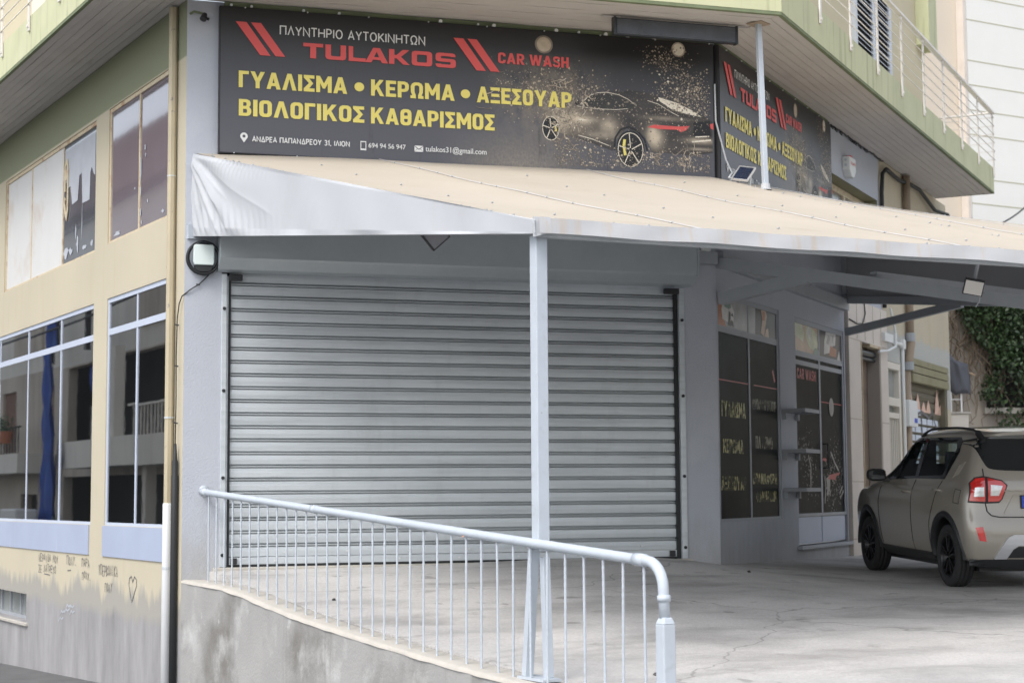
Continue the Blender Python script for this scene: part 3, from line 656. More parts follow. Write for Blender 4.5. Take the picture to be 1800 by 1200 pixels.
for pl in ([(4.42, 2.16), (4.6, 2.02), (4.78, 1.92)], [(4.2, 1.6), (4.3, 1.8), (4.35, 1.6)], [(4.8, 1.62), (4.95, 1.72)], [(4.82, 1.56), (5.0, 1.66)], [(4.1, 1.5), (4.15, 1.7), (4.12, 1.85)], [(3.4, 2.1), (3.5, 1.95), (3.48, 1.7)]): m.stroke(RF, pl, .035, -.0208)
m.disc(RF, 4.5, 2.74, .11, .12, -.0206, seg=18); m.flat(RF, [(4.18, 1.82), (4.38, 1.86), (4.34, 1.70), (4.24, 1.58)], -.0206)
m.build('spray_print', 'spray_gray', sdoor, fix=False)

# entrance clad in marble, then the yellow end of the building
RC = Fr(RF.P(0, 0, .05), 26.17)
wall(RC, 5.18, 7.32, .3, 4.25, [(5.82, 6.9, .3, 3.70)], .20).build('marble_cladding', 'marble', B, bevel=.006)
m = MB()
for zz in (1.02, 1.78, 2.62, 3.70):
    for a, b in ((5.18, 5.80), (6.92, 7.32)): m.box(RC, a, b, zz - .004, zz + .004, .0, .0025)
for a in (5.62, 6.05, 6.5, 6.95): m.box(RC, a - .004, a + .004, 3.72, 4.25, .0, .003)
m.build('cladding_joint', 'brown_pipe', B)
m = MB(); m.box(RC, 5.80, 5.825, .5, 3.70, .0, .012); m.box(RC, 6.3, 6.9, 3.66, 3.70, -.1, 0.006); m.build('entrance_trim', 'rust_frame', B)
en = MB(); en.box(RC, 5.8, 6.95, .3, 3.72, -.21, -.195); en = en.build('entrance_door', 'marble_brown', B)
m = MB(); m.box(RC, 6.86, 6.898, .3, 3.6, -.19, -.01); m.build('door_jamb', 'door_gray', en)
m = MB(); m.tube([RC.P(5.84, 3.58, -.12), RC.P(6.88, 3.58, -.10)], .05, 12); m.tube([RC.P(5.84, 3.50, -.11), RC.P(6.88, 3.50, -.09)], .025, 10); m.build('entrance_lamp', 'black_metal', en)
wall(RF, 7.25, 11.9, -.3, 6.5, [(7.42, 8.25, .85, 3.55), (8.98, 11.62, -.3, 3.70)], .22).build('street_wall', 'stucco_street', B)
EW = Fr(RF.P(11.9, 0), 26.17 - 90); wall(EW, .1, 9, -.3, 6.5, [], .2).build('end_wall', 'stucco_yellow_plain', B)
wd = MB(); wd.box(RF, 7.42, 8.25, 3.44, 3.54, -.1, .012); wd.box(RF, 7.42, 8.25, 2.90, 3.02, -.1, .012); wd.box(RF, 7.42, 7.50, .85, 3.44, -.1, .01); wd.box(RF, 8.15, 8.25, .85, 3.44, -.1, .01); wd.box(RF, 7.5, 8.15, 2.72, 2.80, -.1, .0)
wd = wd.build('barred_door', 'door_white', B, bevel=.004)
m = MB(); m.box(RF, 7.5, 8.15, 3.02, 3.44, -.08, -.07); m.box(RF, 7.5, 8.15, .85, 2.9, -.09, -.08); m.build('pane', 'glass_pale', wd)
m = MB()
for i in range(6): m.box(RF, 7.54 + i * .11, 7.57 + i * .11, .86, 2.72, -.05, -.02)
m.build('bars', 'door_white', wd)
# second shutter with graffiti
pf = []; zz = .5
while zz < 3.4: pf += [(zz, 0), (zz + .06, .02), (zz + .115, .012), (zz + .12, -.012), (zz + .135, -.012)]; zz += .136
k = len(pf); sm = MB(); sm.add([RF.P(a, z_, -.10 + n) for a in (9.0, 11.5) for z_, n in pf], [(i, i + 1, k + i + 1, k + i) for i in range(k - 1)])
sh2 = sm.build('garage_shutter', 'shutter_olive', B)
m = MB(); m.box(RF, 8.985, 11.615, 3.60, 3.695, -.06, .03); m.box(RF, 8.985, 11.615, 3.475, 3.585, -.06, .035); m.box(RF, 8.985, 11.615, 3.33, 3.46, -.06, .04); m.build('shutter_box', 'shutter_box', sh2, bevel=.006)
m = MB(); m.box(RF, 11.42, 11.60, -.2, 3.33, -.1, .0); m.build('guide_rail', 'shutter_olive', sh2)
gp = MB()
for j in range(12):
    z0 = 2.83 - j * .136
    for i in range(5):
        a = 9.1 + i * .42
        if j == 0 and i > 1: continue
        gp.flat(RF, [(a, z0 + .01), (a + .39, z0 + .01), (a + .38, z0 + .105), (a + .02, z0 + .105)], -.074)
gp.build('graffiti', 'paint_pale', sh2, fix=False)
gp = MB()
for a, h in ((9.05, .5), (9.55, .42), (9.95, .25), (10.3, .3), (10.95, .62), (11.2, .25)): gp.flat(RF, [(a, 2.90), (a + .38, 2.90), (a + .3, 2.90 + h * .4), (a + .2, 2.90 + h * .7), (a + .08, 2.90 + h * .35)], -.075)
gp.build('graffiti', 'paint_pink', sh2, fix=False)
gp = MB(); gp.stroke(RF, [(9.05, 2.88), (9.2, 3.02), (9.45, 2.97), (9.7, 2.86), (10.0, 2.9), (10.5, 2.82), (10.75, 2.95), (10.95, 2.72), (11.2, 2.64)], .045, -.07); gp.stroke(RF, [(9.95, 2.9), (10.0, 2.3), (9.97, 1.3)], .04, -.069); gp.stroke(RF, [(9.1, 1.45), (9.3, 1.3), (9.6, 1.33)], .04, -.07); gp.stroke(RF, [(11.15, 1.9), (11.2, 1.2)], .03, -.07)
gp.build('graffiti', 'ink', sh2, fix=False)

# balcony slab, ribbed soffit, railing
def isect(P, d, Q, e):
    det = d.x * -e.y + e.x * d.y; r = Q - P; t = (r.x * -e.y + e.x * r.y) / det; return P + d * t
oL, oF, oR = .84, 1.11, .97
Q1 = isect(LF.P(0, 0, oL), LF.h, FF.P(0, 0, oF), FF.h); Q2 = isect(FF.P(0, 0, oF), FF.h, RF.P(0, 0, oR), RF.h)
C0, C1 = LF.P(0, 0), RF.P(0, 0); SE = 11.1
zv = lambda p, z: Vector((p.x, p.y, z))
out_ = [LF.P(16, 0, oL), Q1, Q2, RF.P(SE, 0, oR)]; inn = [LF.P(16, 0, -.1), FF.P(.05, 0, -.1), FF.P(SC - .05, 0, -.1), RF.P(SE, 0, -.1)]
sl = MB(); k = len(out_)
for z in (6.535, 6.93): sl.v += [zv(p, z) for p in out_] + [zv(p, z) for p in inn]
n2 = 2 * k
for i in range(k - 1):
    sl.f += [(i, i + 1, n2 + i + 1, n2 + i), (i, i + 1, k + i + 1, k + i), (n2 + i, n2 + i + 1, n2 + k + i + 1, n2 + k + i), (k + i, k + i + 1, n2 + k + i + 1, n2 + k + i)]
sl.f += [(0, n2, n2 + k, k), (k - 1, n2 + k - 1, n2 + 2 * k - 1, 2 * k - 1)]; sl.m = [0] * len(sl.f)
bal = sl.build('balcony', 'slab_green', B)
m = MB(); NB = 9
def at(t, side):
    if side == 0: return LF.P(16, 0, oL * t), C0.lerp(Q1, t)
    if side == 1: return C0.lerp(Q1, t), C1.lerp(Q2, t)
    return C1.lerp(Q2, t), RF.P(SE, 0, oR * t)
for side in range(3):
    for i in range(NB):
        t0, t1 = i / NB * .955, (i + 1) / NB * .955
        a0, b0 = at(t0, side); a1, b1 = at(t1, side)
        n = 34 if side != 1 else 22
        for j in range(n):
            f0, f1 = j / n, (j + 1) / n
            wv = lambda f, tt: .004 * math.sin(f * 23 + tt * 9 + side * 2 + i * 1.7)
            gq = random.Random(side * 1000 + i * 50 + j); gw = .10 * (1 if gq.random() < .75 else .35)
            te = t1 - (t1 - t0) * gw; ae, be = at(te, side); tb = t0 + (t1 - t0) * .2; ab, bb = at(tb, side)
            S_ = lambda A_, B_, f, z: zv(A_.lerp(B_, f), z)
            zz_ = [(a0, b0, 6.504), (ab, bb, 6.500), (ae, be, 6.511), (ae, be, 6.532), (a1, b1, 6.532), (a1, b1, 6.504)]
            for (A1, B1, z1), (A2, B2, z2) in zip(zz_[:-1], zz_[1:]):
                m.quad(S_(A1, B1, f0, z1 + wv(f0, t0)), S_(A1, B1, f1, z1 + wv(f1, t0)), S_(A2, B2, f1, z2 + wv(f1, t0)), S_(A2, B2, f0, z2 + wv(f0, t0)))
m.build('soffit', 'soffit', bal, fix=False)
m = MB()
for side in range(3):
    a0, b0 = at(.955, side); a1, b1 = at(.998, side)
    m.quad(zv(a0, 6.5), zv(b0, 6.5), zv(b1, 6.502), zv(a1, 6.502)); m.quad(zv(a1, 6.502), zv(b1, 6.502), zv(b1, 6.536), zv(a1, 6.536))
m.build('drip_edge', 'slab_lip', bal, fix=False)
m = MB(); m.quad(zv(RF.P(SE - .004, 0, 0), 6.5), zv(RF.P(SE - .004, 0, oR), 6.5), zv(RF.P(SE - .004, 0, oR), 6.54), zv(RF.P(SE - .004, 0, 0), 6.54)); m.build('drip_edge', 'slab_lip', bal)
LB, FB, RB = Fr(Q1, -29.86, -1), Fr(Q1, 72.79), Fr(Q2, 26.17)
Flen = (Q2 - Q1).length; Rlen = (out_[3] - Q2).length
def post(fr, a):
    q_ = MB(); q_.box(fr, a - .028, a + .028, 6.76, 7.83, .006, .024); q_.box(fr, a - .02, a + .02, 6.80, 6.83, .024, .036); q_.build('railing_post', 'white_metal', bal)
for i in range(9): post(RB, 1.40 + 1.283 * i)
for i in range(1, 5): post(FB, Flen * i / 5)
for i in range(9): post(LB, 1.24 + 1.26 * i)
m = MB()
for zz in [7.06 + .141 * i for i in range(6)]:
    m.tube([zv(LB.P(15, 0, .03), zz), zv(Q1 + LB.n * .03, zz)], .007, 6); m.tube([zv(Q1 + FB.n * .03, zz), zv(Q2 + FB.n * .03, zz)], .007, 6); m.tube([zv(Q2 + RB.n * .03, zz), zv(RB.P(Rlen, 0, .03), zz)], .007, 6)
    m.tube([zv(RB.P(Rlen - .02, 0, .03), zz), zv(RB.P(Rlen - .02, 0, -.95), zz)], .007, 6)
m.build('railing_rods', 'white_metal', bal, smooth=True)
m = MB()
for fr, a, b in ((LB, 0, 15), (FB, 0, Flen), (RB, 0, Rlen + .05)): m.box(fr, a, b, 7.83, 7.865, -.03, .045)
m.bar(zv(RB.P(Rlen, 0, 0), 7.85), zv(RB.P(Rlen, 0, -.95), 7.85), .05, .03); m.build('handrail', 'white_metal', bal, bevel=.005)
wall(LF, 0, 16, 6.93, 10.6, [], .25).build('upper_wall', 'stucco_yellow_plain', B)
wall(FF, 0, SC, 6.93, 10.6, [], .25).build('upper_wall', 'stucco_yellow_plain', B)
wall(RF, 0, 10.6, 6.93, 10.6, [], .25).build('upper_wall', 'stucco_yellow_plain', B)
UE = Fr(RF.P(10.6, 0), 26.17 - 90); wall(UE, .1, 9, 6.5, 10.6, [], .2).build('upper_end_wall', 'stucco_yellow_plain', B)
m = MB(); m.box(RF, 10.0, 10.6, 8.85, 10.6, .003, .22); m.build('wall_fin', 'slab_green', B)
m = MB()
for a in (5.95, 6.98, 7.98): m.box(RF, a, a + .10, 6.95, 9.2, .002, .06)
m.box(RF, 6.05, 6.98, 9.12, 9.2, .004, .055); m.box(RF, 7.08, 7.98, 9.12, 9.2, .004, .055)
lv = m.build('louvred_shutter', 'louvre', B)
m = MB()
for a, b in ((6.05, 6.98), (7.08, 7.98)):
    for i in range(28):
        z0 = 6.97 + i * .077; m.hexa([RF.P(x, z, n) for (z, n) in ((z0, .045), (z0 + .012, .045), (z0 + .03, .012), (z0 + .042, .012)) for x in (a, b)][0:8])
m.build('slats', 'louvre', lv)
m = MB(); m.box(RF, 6.05, 7.98, 6.96, 9.12, .002, .008); m.build('shutter_gap', 'room_dark', lv)
m = MB(); m.box(LF, 5.3, 6.0, 6.94, 9.0, .002, .05); m.build('balcony_door', 'door_white', B)
# ------------------------------------------------------------------ the two printed signs
MIC = {  # wide squared capitals: outlines (outer, then holes) in a 1 x 1 cell
 'T': [[(0, 1), (1, 1), (1, .76), (.65, .76), (.65, 0), (.35, 0), (.35, .76), (0, .76)]],
 'U': [[(0, 1), (.27, 1), (.27, .30), (.31, .24), (.69, .24), (.73, .30), (.73, 1), (1, 1), (1, .18), (.96, .06), (.84, 0), (.16, 0), (.04, .06), (0, .18)]],
 'L': [[(0, 1), (.27, 1), (.27, .24), (1, .24), (1, 0), (0, 0)]],
 'A': [[(0, 0), (.35, 1), (.65, 1), (1, 0), (.73, 0), (.67, .19), (.33, .19), (.27, 0)], [(.39, .38), (.61, .38), (.50, .74)]],
 'K': [[(0, 0), (0, 1), (.26, 1), (.26, .62), (.36, .62), (.66, 1), (.98, 1), (.58, .52), (1, 0), (.68, 0), (.36, .40), (.26, .40), (.26, 0)]],
 'O': [[(.16, 0), (.84, 0), (.96, .06), (1, .18), (1, .82), (.96, .94), (.84, 1), (.16, 1), (.04, .94), (0, .82), (0, .18), (.04, .06)], [(.29, .24), (.71, .24), (.74, .30), (.74, .70), (.71, .76), (.29, .76), (.26, .70), (.26, .30)]],
 'S': [[(0, .25), (0, .16), (.05, .05), (.16, 0), (.84, 0), (.96, .06), (1, .18), (1, .44), (.96, .56), (.84, .61), (.29, .62), (.26, .66), (.26, .74), (.30, .78), (.71, .78), (.745, .755), (.98, .755), (.98, .85), (.94, .95), (.83, 1), (.16, 1), (.04, .94), (0, .82), (0, .57), (.04, .45), (.16, .40), (.71, .39), (.74, .35), (.74, .27), (.70, .22), (.30, .22), (.26, .25)]]}
T_ = [(0, .22), (.05, .08), (.18, 0), (.44, 0), (.57, .08), (.62, .22), (.62, .78), (.57, .92), (.44, 1), (.18, 1), (.05, .92), (0, .78)]
BO = {  # heavy upright capitals: width, outlines
 'Γ': (.52, [[(0, 0), (0, 1), (.52, 1), (.52, .8), (.21, .8), (.21, 0)]]), 'Υ': (.74, [[(.265, 0), (.265, .38), (0, 1), (.225, 1), (.37, .63), (.515, 1), (.74, 1), (.475, .38), (.475, 0)]]),
 'Α': (.74, [[(0, 0), (.26, 1), (.48, 1), (.74, 0), (.525, 0), (.475, .19), (.265, .19), (.215, 0)], [(.315, .37), (.425, .37), (.37, .66)]]), 'Λ': (.74, [[(0, 0), (.26, 1), (.48, 1), (.74, 0), (.525, 0), (.37, .68), (.215, 0)]]),
 'Ι': (.21, [[(0, 0), (0, 1), (.21, 1), (.21, 0)]]), 'Σ': (.57, [[(0, 0), (0, .18), (.27, .51), (0, .84), (0, 1), (.56, 1), (.56, .8), (.29, .8), (.5, .51), (.29, .2), (.57, .2), (.57, 0)]]),
 'Μ': (.82, [[(0, 0), (0, 1), (.2, 1), (.41, .55), (.62, 1), (.82, 1), (.82, 0), (.61, 0), (.61, .55), (.47, .24), (.35, .24), (.21, .55), (.21, 0)]]),
 'Κ': (.72, [[(0, 0), (0, 1), (.21, 1), (.21, .62), (.45, 1), (.69, 1), (.42, .6), (.72, 0), (.49, 0), (.29, .42), (.21, .31), (.21, 0)]]), 'Ε': (.56, [[(0, 0), (0, 1), (.56, 1), (.56, .8), (.21, .8), (.21, .6), (.5, .6), (.5, .41), (.21, .41), (.21, .2), (.56, .2), (.56, 0)]]),
 'Ρ': (.61, [[(0, 0), (0, 1), (.38, 1), (.54, .93), (.61, .8), (.61, .56), (.54, .42), (.38, .35), (.21, .35), (.21, 0)], [(.21, .81), (.35, .81), (.40, .76), (.40, .60), (.35, .54), (.21, .54)]]),
 'Ω': (.72, [[(0, 0), (0, .18), (.1, .18), (.03, .4), (.02, .75), (.1, .92), (.25, 1), (.47, 1), (.62, .92), (.70, .75), (.69, .4), (.62, .18), (.72, .18), (.72, 0), (.42, 0), (.42, .2), (.49, .4), (.49, .72), (.45, .79), (.39, .81), (.33, .81), (.27, .79), (.23, .72), (.23, .4), (.30, .2), (.30, 0)]]),
 'Ξ': (.56, [[(0, .8), (0, 1), (.56, 1), (.56, .8)], [(.04, .41), (.04, .6), (.52, .6), (.52, .41)], [(0, 0), (0, .2), (.56, .2), (.56, 0)]]), 'Ο': (.62, [T_, [(.21, .28), (.25, .2), (.37, .2), (.41, .28), (.41, .72), (.37, .8), (.25, .8), (.21, .72)]]),
 'Β': (.61, [[(0, 0), (0, 1), (.38, 1), (.52, .93), (.57, .82), (.57, .66), (.50, .54), (.59, .42), (.61, .3), (.60, .18), (.54, .06), (.40, 0)], [(.21, .60), (.34, .60), (.375, .65), (.375, .77), (.34, .82), (.21, .82)], [(.21, .18), (.37, .18), (.40, .23), (.40, .36), (.37, .42), (.21, .42)]]),
 'Θ': (.62, [T_, [(.21, .60), (.41, .60), (.41, .72), (.37, .8), (.25, .8), (.21, .72)], [(.21, .40), (.41, .40), (.41, .28), (.37, .2), (.25, .2), (.21, .28)]]),
 'C': (.62, [[(.62, .66), (.62, .78), (.57, .92), (.44, 1), (.18, 1), (.05, .92), (0, .78), (0, .22), (.05, .08), (.18, 0), (.44, 0), (.57, .08), (.62, .22), (.62, .34), (.41, .34), (.41, .28), (.37, .2), (.25, .2), (.21, .28), (.21, .72), (.25, .8), (.37, .8), (.41, .72), (.41, .66)]]),
 'R': (.65, [[(0, 0), (0, 1), (.38, 1), (.54, .93), (.61, .8), (.61, .58), (.55, .45), (.44, .39), (.65, 0), (.42, 0), (.25, .36), (.21, .36), (.21, 0)], [(.21, .81), (.35, .81), (.40, .76), (.40, .60), (.35, .54), (.21, .54)]]),
 'W': (1.04, [[(0, 1), (.21, 0), (.41, 0), (.52, .5), (.63, 0), (.83, 0), (1.04, 1), (.83, 1), (.73, .42), (.61, 1), (.43, 1), (.31, .42), (.21, 1)]]), 'H': (.63, [[(0, 0), (0, 1), (.21, 1), (.21, .61), (.42, .61), (.42, 1), (.63, 1), (.63, 0), (.42, 0), (.42, .41), (.21, .41), (.21, 0)]]),
 'S': (.60, [[(x * .6, y) for x, y in MIC['S'][0]]]), ' ': (.22, [])}
BO['A'] = BO['Α']
def _arc(cx, cy, rx, ry, a0, a1, k=9): return [(cx + rx * math.cos(R_(a0 + (a1 - a0) * i / k)), cy + ry * math.sin(R_(a0 + (a1 - a0) * i / k))) for i in range(k + 1)]
TN = {'Π': (.74, [[(.06, 0), (.06, 1), (.68, 1), (.68, 0)]]), 'Λ': (.72, [[(.04, 0), (.36, 1), (.68, 0)]]), 'Υ': (.70, [[(.04, 1), (.35, .45), (.66, 1)], [(.35, .45), (.35, 0)]]), 'Ν': (.78, [[(.06, 0), (.06, 1), (.72, 0), (.72, 1)]]), 'Τ': (.64, [[(0, 1), (.64, 1)], [(.32, 1), (.32, 0)]]),
 'Η': (.76, [[(.06, 0), (.06, 1)], [(.70, 0), (.70, 1)], [(.06, .5), (.70, .5)]]), 'Ρ': (.62, [[(.06, 0), (.06, 1), (.32, 1)] + _arc(.34, .73, .22, .27, 80, -80) + [(.06, .45)]]), 'Ι': (.14, [[(.07, 0), (.07, 1)]]), 'Ο': (.80, [_arc(.40, .5, .34, .5, 90, 450, 20)]), 'Α': (.72, [[(.04, 0), (.36, 1), (.68, 0)], [(.15, .3), (.57, .3)]]),
 'Κ': (.68, [[(.06, 0), (.06, 1)], [(.62, 1), (.10, .42)], [(.24, .56), (.66, 0)]]), 'Ω': (.80, [[(.04, 0), (.28, 0), (.28, .08)] + _arc(.40, .56, .34, .44, 235, -55, 16) + [(.52, .08), (.52, 0), (.76, 0)]]), 'Δ': (.76, [[(.06, 0), (.38, 1), (.70, 0), (.06, 0)]]), 'Ε': (.58, [[(.54, 1), (.06, 1), (.06, 0), (.54, 0)], [(.06, .52), (.48, .52)]]),
 '3': (.58, [_arc(.28, .76, .22, .24, 150, -80, 10) + _arc(.28, .26, .25, .26, 80, -150, 10)]), '1': (.34, [[(.04, .78), (.24, 1), (.24, 0)]]), ',': (.2, [[(.1, .1), (.06, -.14)]]), ' ': (.32, [])}
def thin(mb, txt, fr, s0, s1, z0, z1, n, wd):
    gap = .16; tot = sum(TN[c][0] + gap for c in txt) - gap; k = (s1 - s0) / tot; x = s0
    for c in txt:
        w_, pl = TN[c]
        for i, p in enumerate(pl): mb.stroke(fr, [(x + u * k, z0 + v * (z1 - z0)) for u, v in p], wd, n + .0004 * i)
        x += (w_ + gap) * k
def bold(mb, txt, fr, s0, s1, z0, z1, n):
    gap = .085; tot = sum(BO[c][0] + gap for c in txt) - gap; k = (s1 - s0) / tot; x = s0
    for c in txt:
        w_, lp = BO[c]
        if c == 'S': mb.stroke(fr, [(x + u * k, z0 + v * (z1 - z0)) for u, v in ((.53, .72), (.50, .84), (.42, .9), (.18, .9), (.10, .82), (.10, .66), (.17, .57), (.44, .44), (.51, .34), (.51, .18), (.43, .1), (.17, .1), (.09, .17), (.06, .29))], .19 * (z1 - z0), n)
        elif lp: outline(mb, fr, lp, lambda u, v, x=x: (x + u * k, z0 + v * (z1 - z0)), n)
        x += (w_ + gap) * k
def outline(mb, fr, loops, fx, n, mi=0):
    """fill outlines with holes by a 2D curve"""
    cu = bpy.data.curves.new('o', 'CURVE'); cu.dimensions = '2D'; cu.fill_mode = 'FRONT' if hasattr(cu, 'fill_mode') else cu.fill_mode
    for lp in loops:
        spn = cu.splines.new('POLY'); spn.points.add(len(lp) - 1)
        for i, (x, y) in enumerate(lp): spn.points[i].co = (x, y, 0, 1)
        spn.use_cyclic_u = True
    ob = bpy.data.objects.new('o', cu); COL.objects.link(ob); dg = bpy.context.evaluated_depsgraph_get(); dg.update()
    me = bpy.data.meshes.new_from_object(ob.evaluated_get(dg))
    mb.add([fr.P(*fx(v.co.x, v.co.y), n) for v in me.vertices], [tuple(p.vertices) for p in me.polygons], mi)
    bpy.data.objects.remove(ob); bpy.data.curves.remove(cu); bpy.data.meshes.remove(me)

def sign(fr, S0, Wd, label, seed):
    H, Z0, n0 = 1.47, 4.975, .085
    kx = Wd / 5.27
    X = lambda a: S0 + a * kx
    t = thing('shop_sign', fr.P(S0 + Wd / 2, Z0), label, 'sign', 'printed car wash signs over the awning')
    m = MB(); m.box(fr, S0, S0 + Wd, Z0, Z0 + H, .012, .08); m.build('sign_frame', 'sign_edge', t, bevel=.004)
    m = MB(); m.quad(fr.P(S0 + .012, Z0 + .012, n0), fr.P(S0 + Wd - .012, Z0 + .012, n0), fr.P(S0 + Wd - .012, Z0 + H - .012, n0), fr.P(S0 + .012, Z0 + H - .012, n0))
    m.uv = [(0, 0), (5.27, 0), (5.27, 1), (0, 1)]; m.build('sign_panel', 'sign_print', t)
    n = n0 + .003; n2_ = n0 + .009
    # spray and car
    q = random.Random(seed)
    G = Fr(fr.P(S0, Z0), 0); G.h = fr.h * kx; G.n = fr.n; G.O = fr.P(S0, Z0)
    b = MB(); b.flat(G, [(3.33, .50), (3.35, .62), (3.49, .66), (3.69, .70), (3.75, .745), (3.845, .808), (3.94, .845), (4.04, .868), (4.18, .875), (4.31, .898), (4.45, .893), (4.62, .856), (4.87, .792), (5.06, .711), (5.24, .624), (5.24, .28), (5.0, .24), (4.55, .25), (4.46, .42), (4.26, .49), (4.14, .36), (4.1, .24), (3.8, .33), (3.52, .40), (3.4, .36)], n)
    b.uv = [((a_.dot(fr.h) - fr.P(S0, 0).dot(fr.h)) / kx, a_.z - Z0) for a_ in b.v]; b.build('printed_car', 'print_body', t)
    b = MB(); b.flat(G, [(3.74, .70), (3.76, .745), (3.845, .80), (3.94, .832), (4.04, .842), (4.18, .82), (4.278, .782), (4.355, .735), (4.277, .706), (4.144, .69), (3.964, .688)], n + .001); b.build('printed_car_glass', 'print_glass', t)
    b = MB()
    for (a, z, ra, rz) in ((3.418, .44, .096, .132), (4.30, .27, .158, .198)): b.disc(G, a, z, ra, rz, n + .001)
    b.stroke(G, [(4.12, .25), (4.13, .38), (4.19, .47), (4.28, .505), (4.38, .47), (4.46, .38), (4.49, .26)], .020, n + .0018)
    b.flat(G, [(3.68, .725), (3.725, .76), (3.75, .72), (3.71, .695)], n + .0015); b.flat(G, [(5.02, .60), (5.21, .62), (5.22, .46), (5.02, .45)], n + .0015)
    b.build_each('printed_wheel', 'print_black', t, fix=False)
    b = MB()
    for (a, z, ra, rz) in ((3.418, .44, .09, .125), (4.30, .262, .14, .18)):
        b.disc(G, a, z, ra, rz, n + .0022, ri=.008)
        for i in range(5):
            an = 2 * math.pi * (i / 5 + .25); b.stroke(G, [(a + .1 * ra * math.cos(an), z + .1 * rz * math.sin(an)), (a + .95 * ra * math.cos(an + .1), z + .95 * rz * math.sin(an + .1))], .009, n + .0022 + .0004 * (i + 1))
    b.stroke(G, [(3.74, .71), (3.845, .812), (3.94, .848), (4.04, .86), (4.18, .84), (4.278, .80), (4.375, .738)], .006, n + .002)
    b.stroke(G, [(3.70, .695), (3.80, .682), (3.96, .676), (4.14, .680), (4.28, .70)], .005, n + .002)
    b.flat(G, [(4.62, .845), (4.82, .80), (5.02, .72), (5.12, .66), (4.95, .68), (4.78, .72), (4.64, .80)], n + .002)
    b.flat(G, [(3.70, .552), (3.76, .562), (3.82, .548), (3.75, .54)], n + .002)
    b.stroke(G, [(4.5, .80), (4.62, .77), (4.75, .70), (4.85, .655)], .006, n + .002); b.stroke(G, [(5.04, .44), (5.2, .455)], .012, n + .002); b.stroke(G, [(5.0, .385), (5.22, .415)], .016, n + .002); b.stroke(G, [(3.72, .385), (3.88, .35), (4.08, .285)], .007, n + .002)
    b.build('printed_highlights', 'print_light', t, fix=False)
    b = MB(); b.flat(G, [(4.487, .514), (4.567, .544), (4.689, .543), (4.849, .541), (4.979, .555), (4.935, .506), (4.873, .482), (4.836, .506), (4.628, .502)], n + .0025); b.flat(G, [(5.21, .585), (5.25, .60), (5.25, .53), (5.22, .54)], n + .0025); b.build('printed_tail_lamp', 'sign_red', t)
    b = MB(); b.stroke(G, [(4.235, .37), (4.225, .30), (4.24, .2)], .03, n + .0027); b.stroke(G, [(3.47, .47), (3.475, .41)], .022, n + .0027); b.build('printed_caliper', 'sign_yellow', t)
    for nm, mat_, cnt in (('printed_spray', 'print_tan', 2600), ('printed_spray', 'print_dim', 4200), ('printed_spray', 'print_light', 200)):
        b = MB()
        for i in range(cnt):
            cl = q.random()
            if cl < .30: a, z = q.gauss(3.45, .30), q.gauss(.80, .13)
            elif cl < .52: a, z = q.gauss(4.95, .17), q.gauss(.90, .15)
            elif cl < .58: a, z = q.gauss(4.70, .13), q.gauss(1.26, .09)
            elif cl < .80: a, z = q.uniform(3.45, 5.2), .06 + abs(q.gauss(0, .16))
            elif cl < .90: a, z = q.gauss(3.6, .12), q.gauss(.5, .16)
            else: a, z = q.uniform(3.5, 5.2), q.gauss(.65, .12)
            if not (.05 < z < 1.40 and 2.7 < a < 5.22): continue
            r = min(.016, q.expovariate(1 / .0042) + .0015); an = q.uniform(0, 6.3); e = q.uniform(.3, 1)
            b.flat(G, [(a + r * math.cos(an + k_ * 1.57) * (1 if k_ % 2 else e) / kx ** 0, z + r * math.sin(an + k_ * 1.57) * (1 if k_ % 2 else e)) for k_ in range(4)], n + .0032 + .0003 * (i % 9))
        for i in range(30 if mat_ != 'print_light' else 5):
            a, z = q.choice([(q.gauss(3.45, .28), q.gauss(.82, .1)), (q.uniform(4.5, 5.1), q.uniform(.1, .3)), (q.gauss(3.6, .1), q.gauss(.45, .12))]); pl = [(a, z)]; an = q.uniform(0, 6.3)
            for k_ in range(6): an += q.gauss(0, .7); pl.append((pl[-1][0] + .03 * math.cos(an), pl[-1][1] + .025 * math.sin(an)))
            if all(.03 < y < 1.4 and 2.6 < x < 5.22 for x, y in pl): b.stroke(G, pl, q.uniform(.004, .010), n + .0032)
        b.build(nm, mat_, t, fix=False)
    b = MB(); b.disc(G, 4.86, 1.375, .078, .080, n + .0008, seg=28); b.build('printed_halo', 'print_tan', t)
    b = MB(); b.disc(G, 4.86, 1.375, .062, .066, n + .0014, seg=28); b.build('printed_moon', 'print_light', t)
    b = MB(); b.disc(G, 3.35, 1.32, .098, .096, n + .0008, seg=28); b.build('printed_halo', 'print_dim', t)
    b = MB(); b.disc(G, 3.35, 1.32, .078, .078, n + .0014, seg=28); b.build('printed_moon', 'print_tan', t)
    # lettering
    b = MB()
    for dx in (0, 2.218):
        b.flat(G, [(.155 + dx, 1.318), (.262 + dx, 1.318), (.502 + dx, .994), (.400 + dx, .994)], n2_); b.flat(G, [(.306 + dx, 1.318), (.405 + dx, 1.318), (.648 + dx, .994), (.551 + dx, .994)], n2_)
    xs = [.827, 1.035, 1.27, 1.47 + .0, 1.70, 1.935, 2.17]; wds = [.2, .21, .175, .235, .215, .215, .215]
    xs = [.827, 1.05, 1.285, 1.455, 1.70, 1.935, 2.185]
    b.build_each('red_slash', 'sign_red', t, fix=False)
    b = MB()
    for ch, x, wd_ in zip('TULAKOS', xs, wds): outline(b, G, MIC[ch], lambda u, v, x=x, wd_=wd_: (x + u * wd_, 1.0 + v * .152), n2_)
    b.build('red_lettering', 'sign_red', t, fix=False)
    b = MB(); bold(b, 'CAR WASH', G, 2.85, 3.62, 1.087, 1.20, n2_); b.build('red_lettering', 'sign_red', t, fix=False)
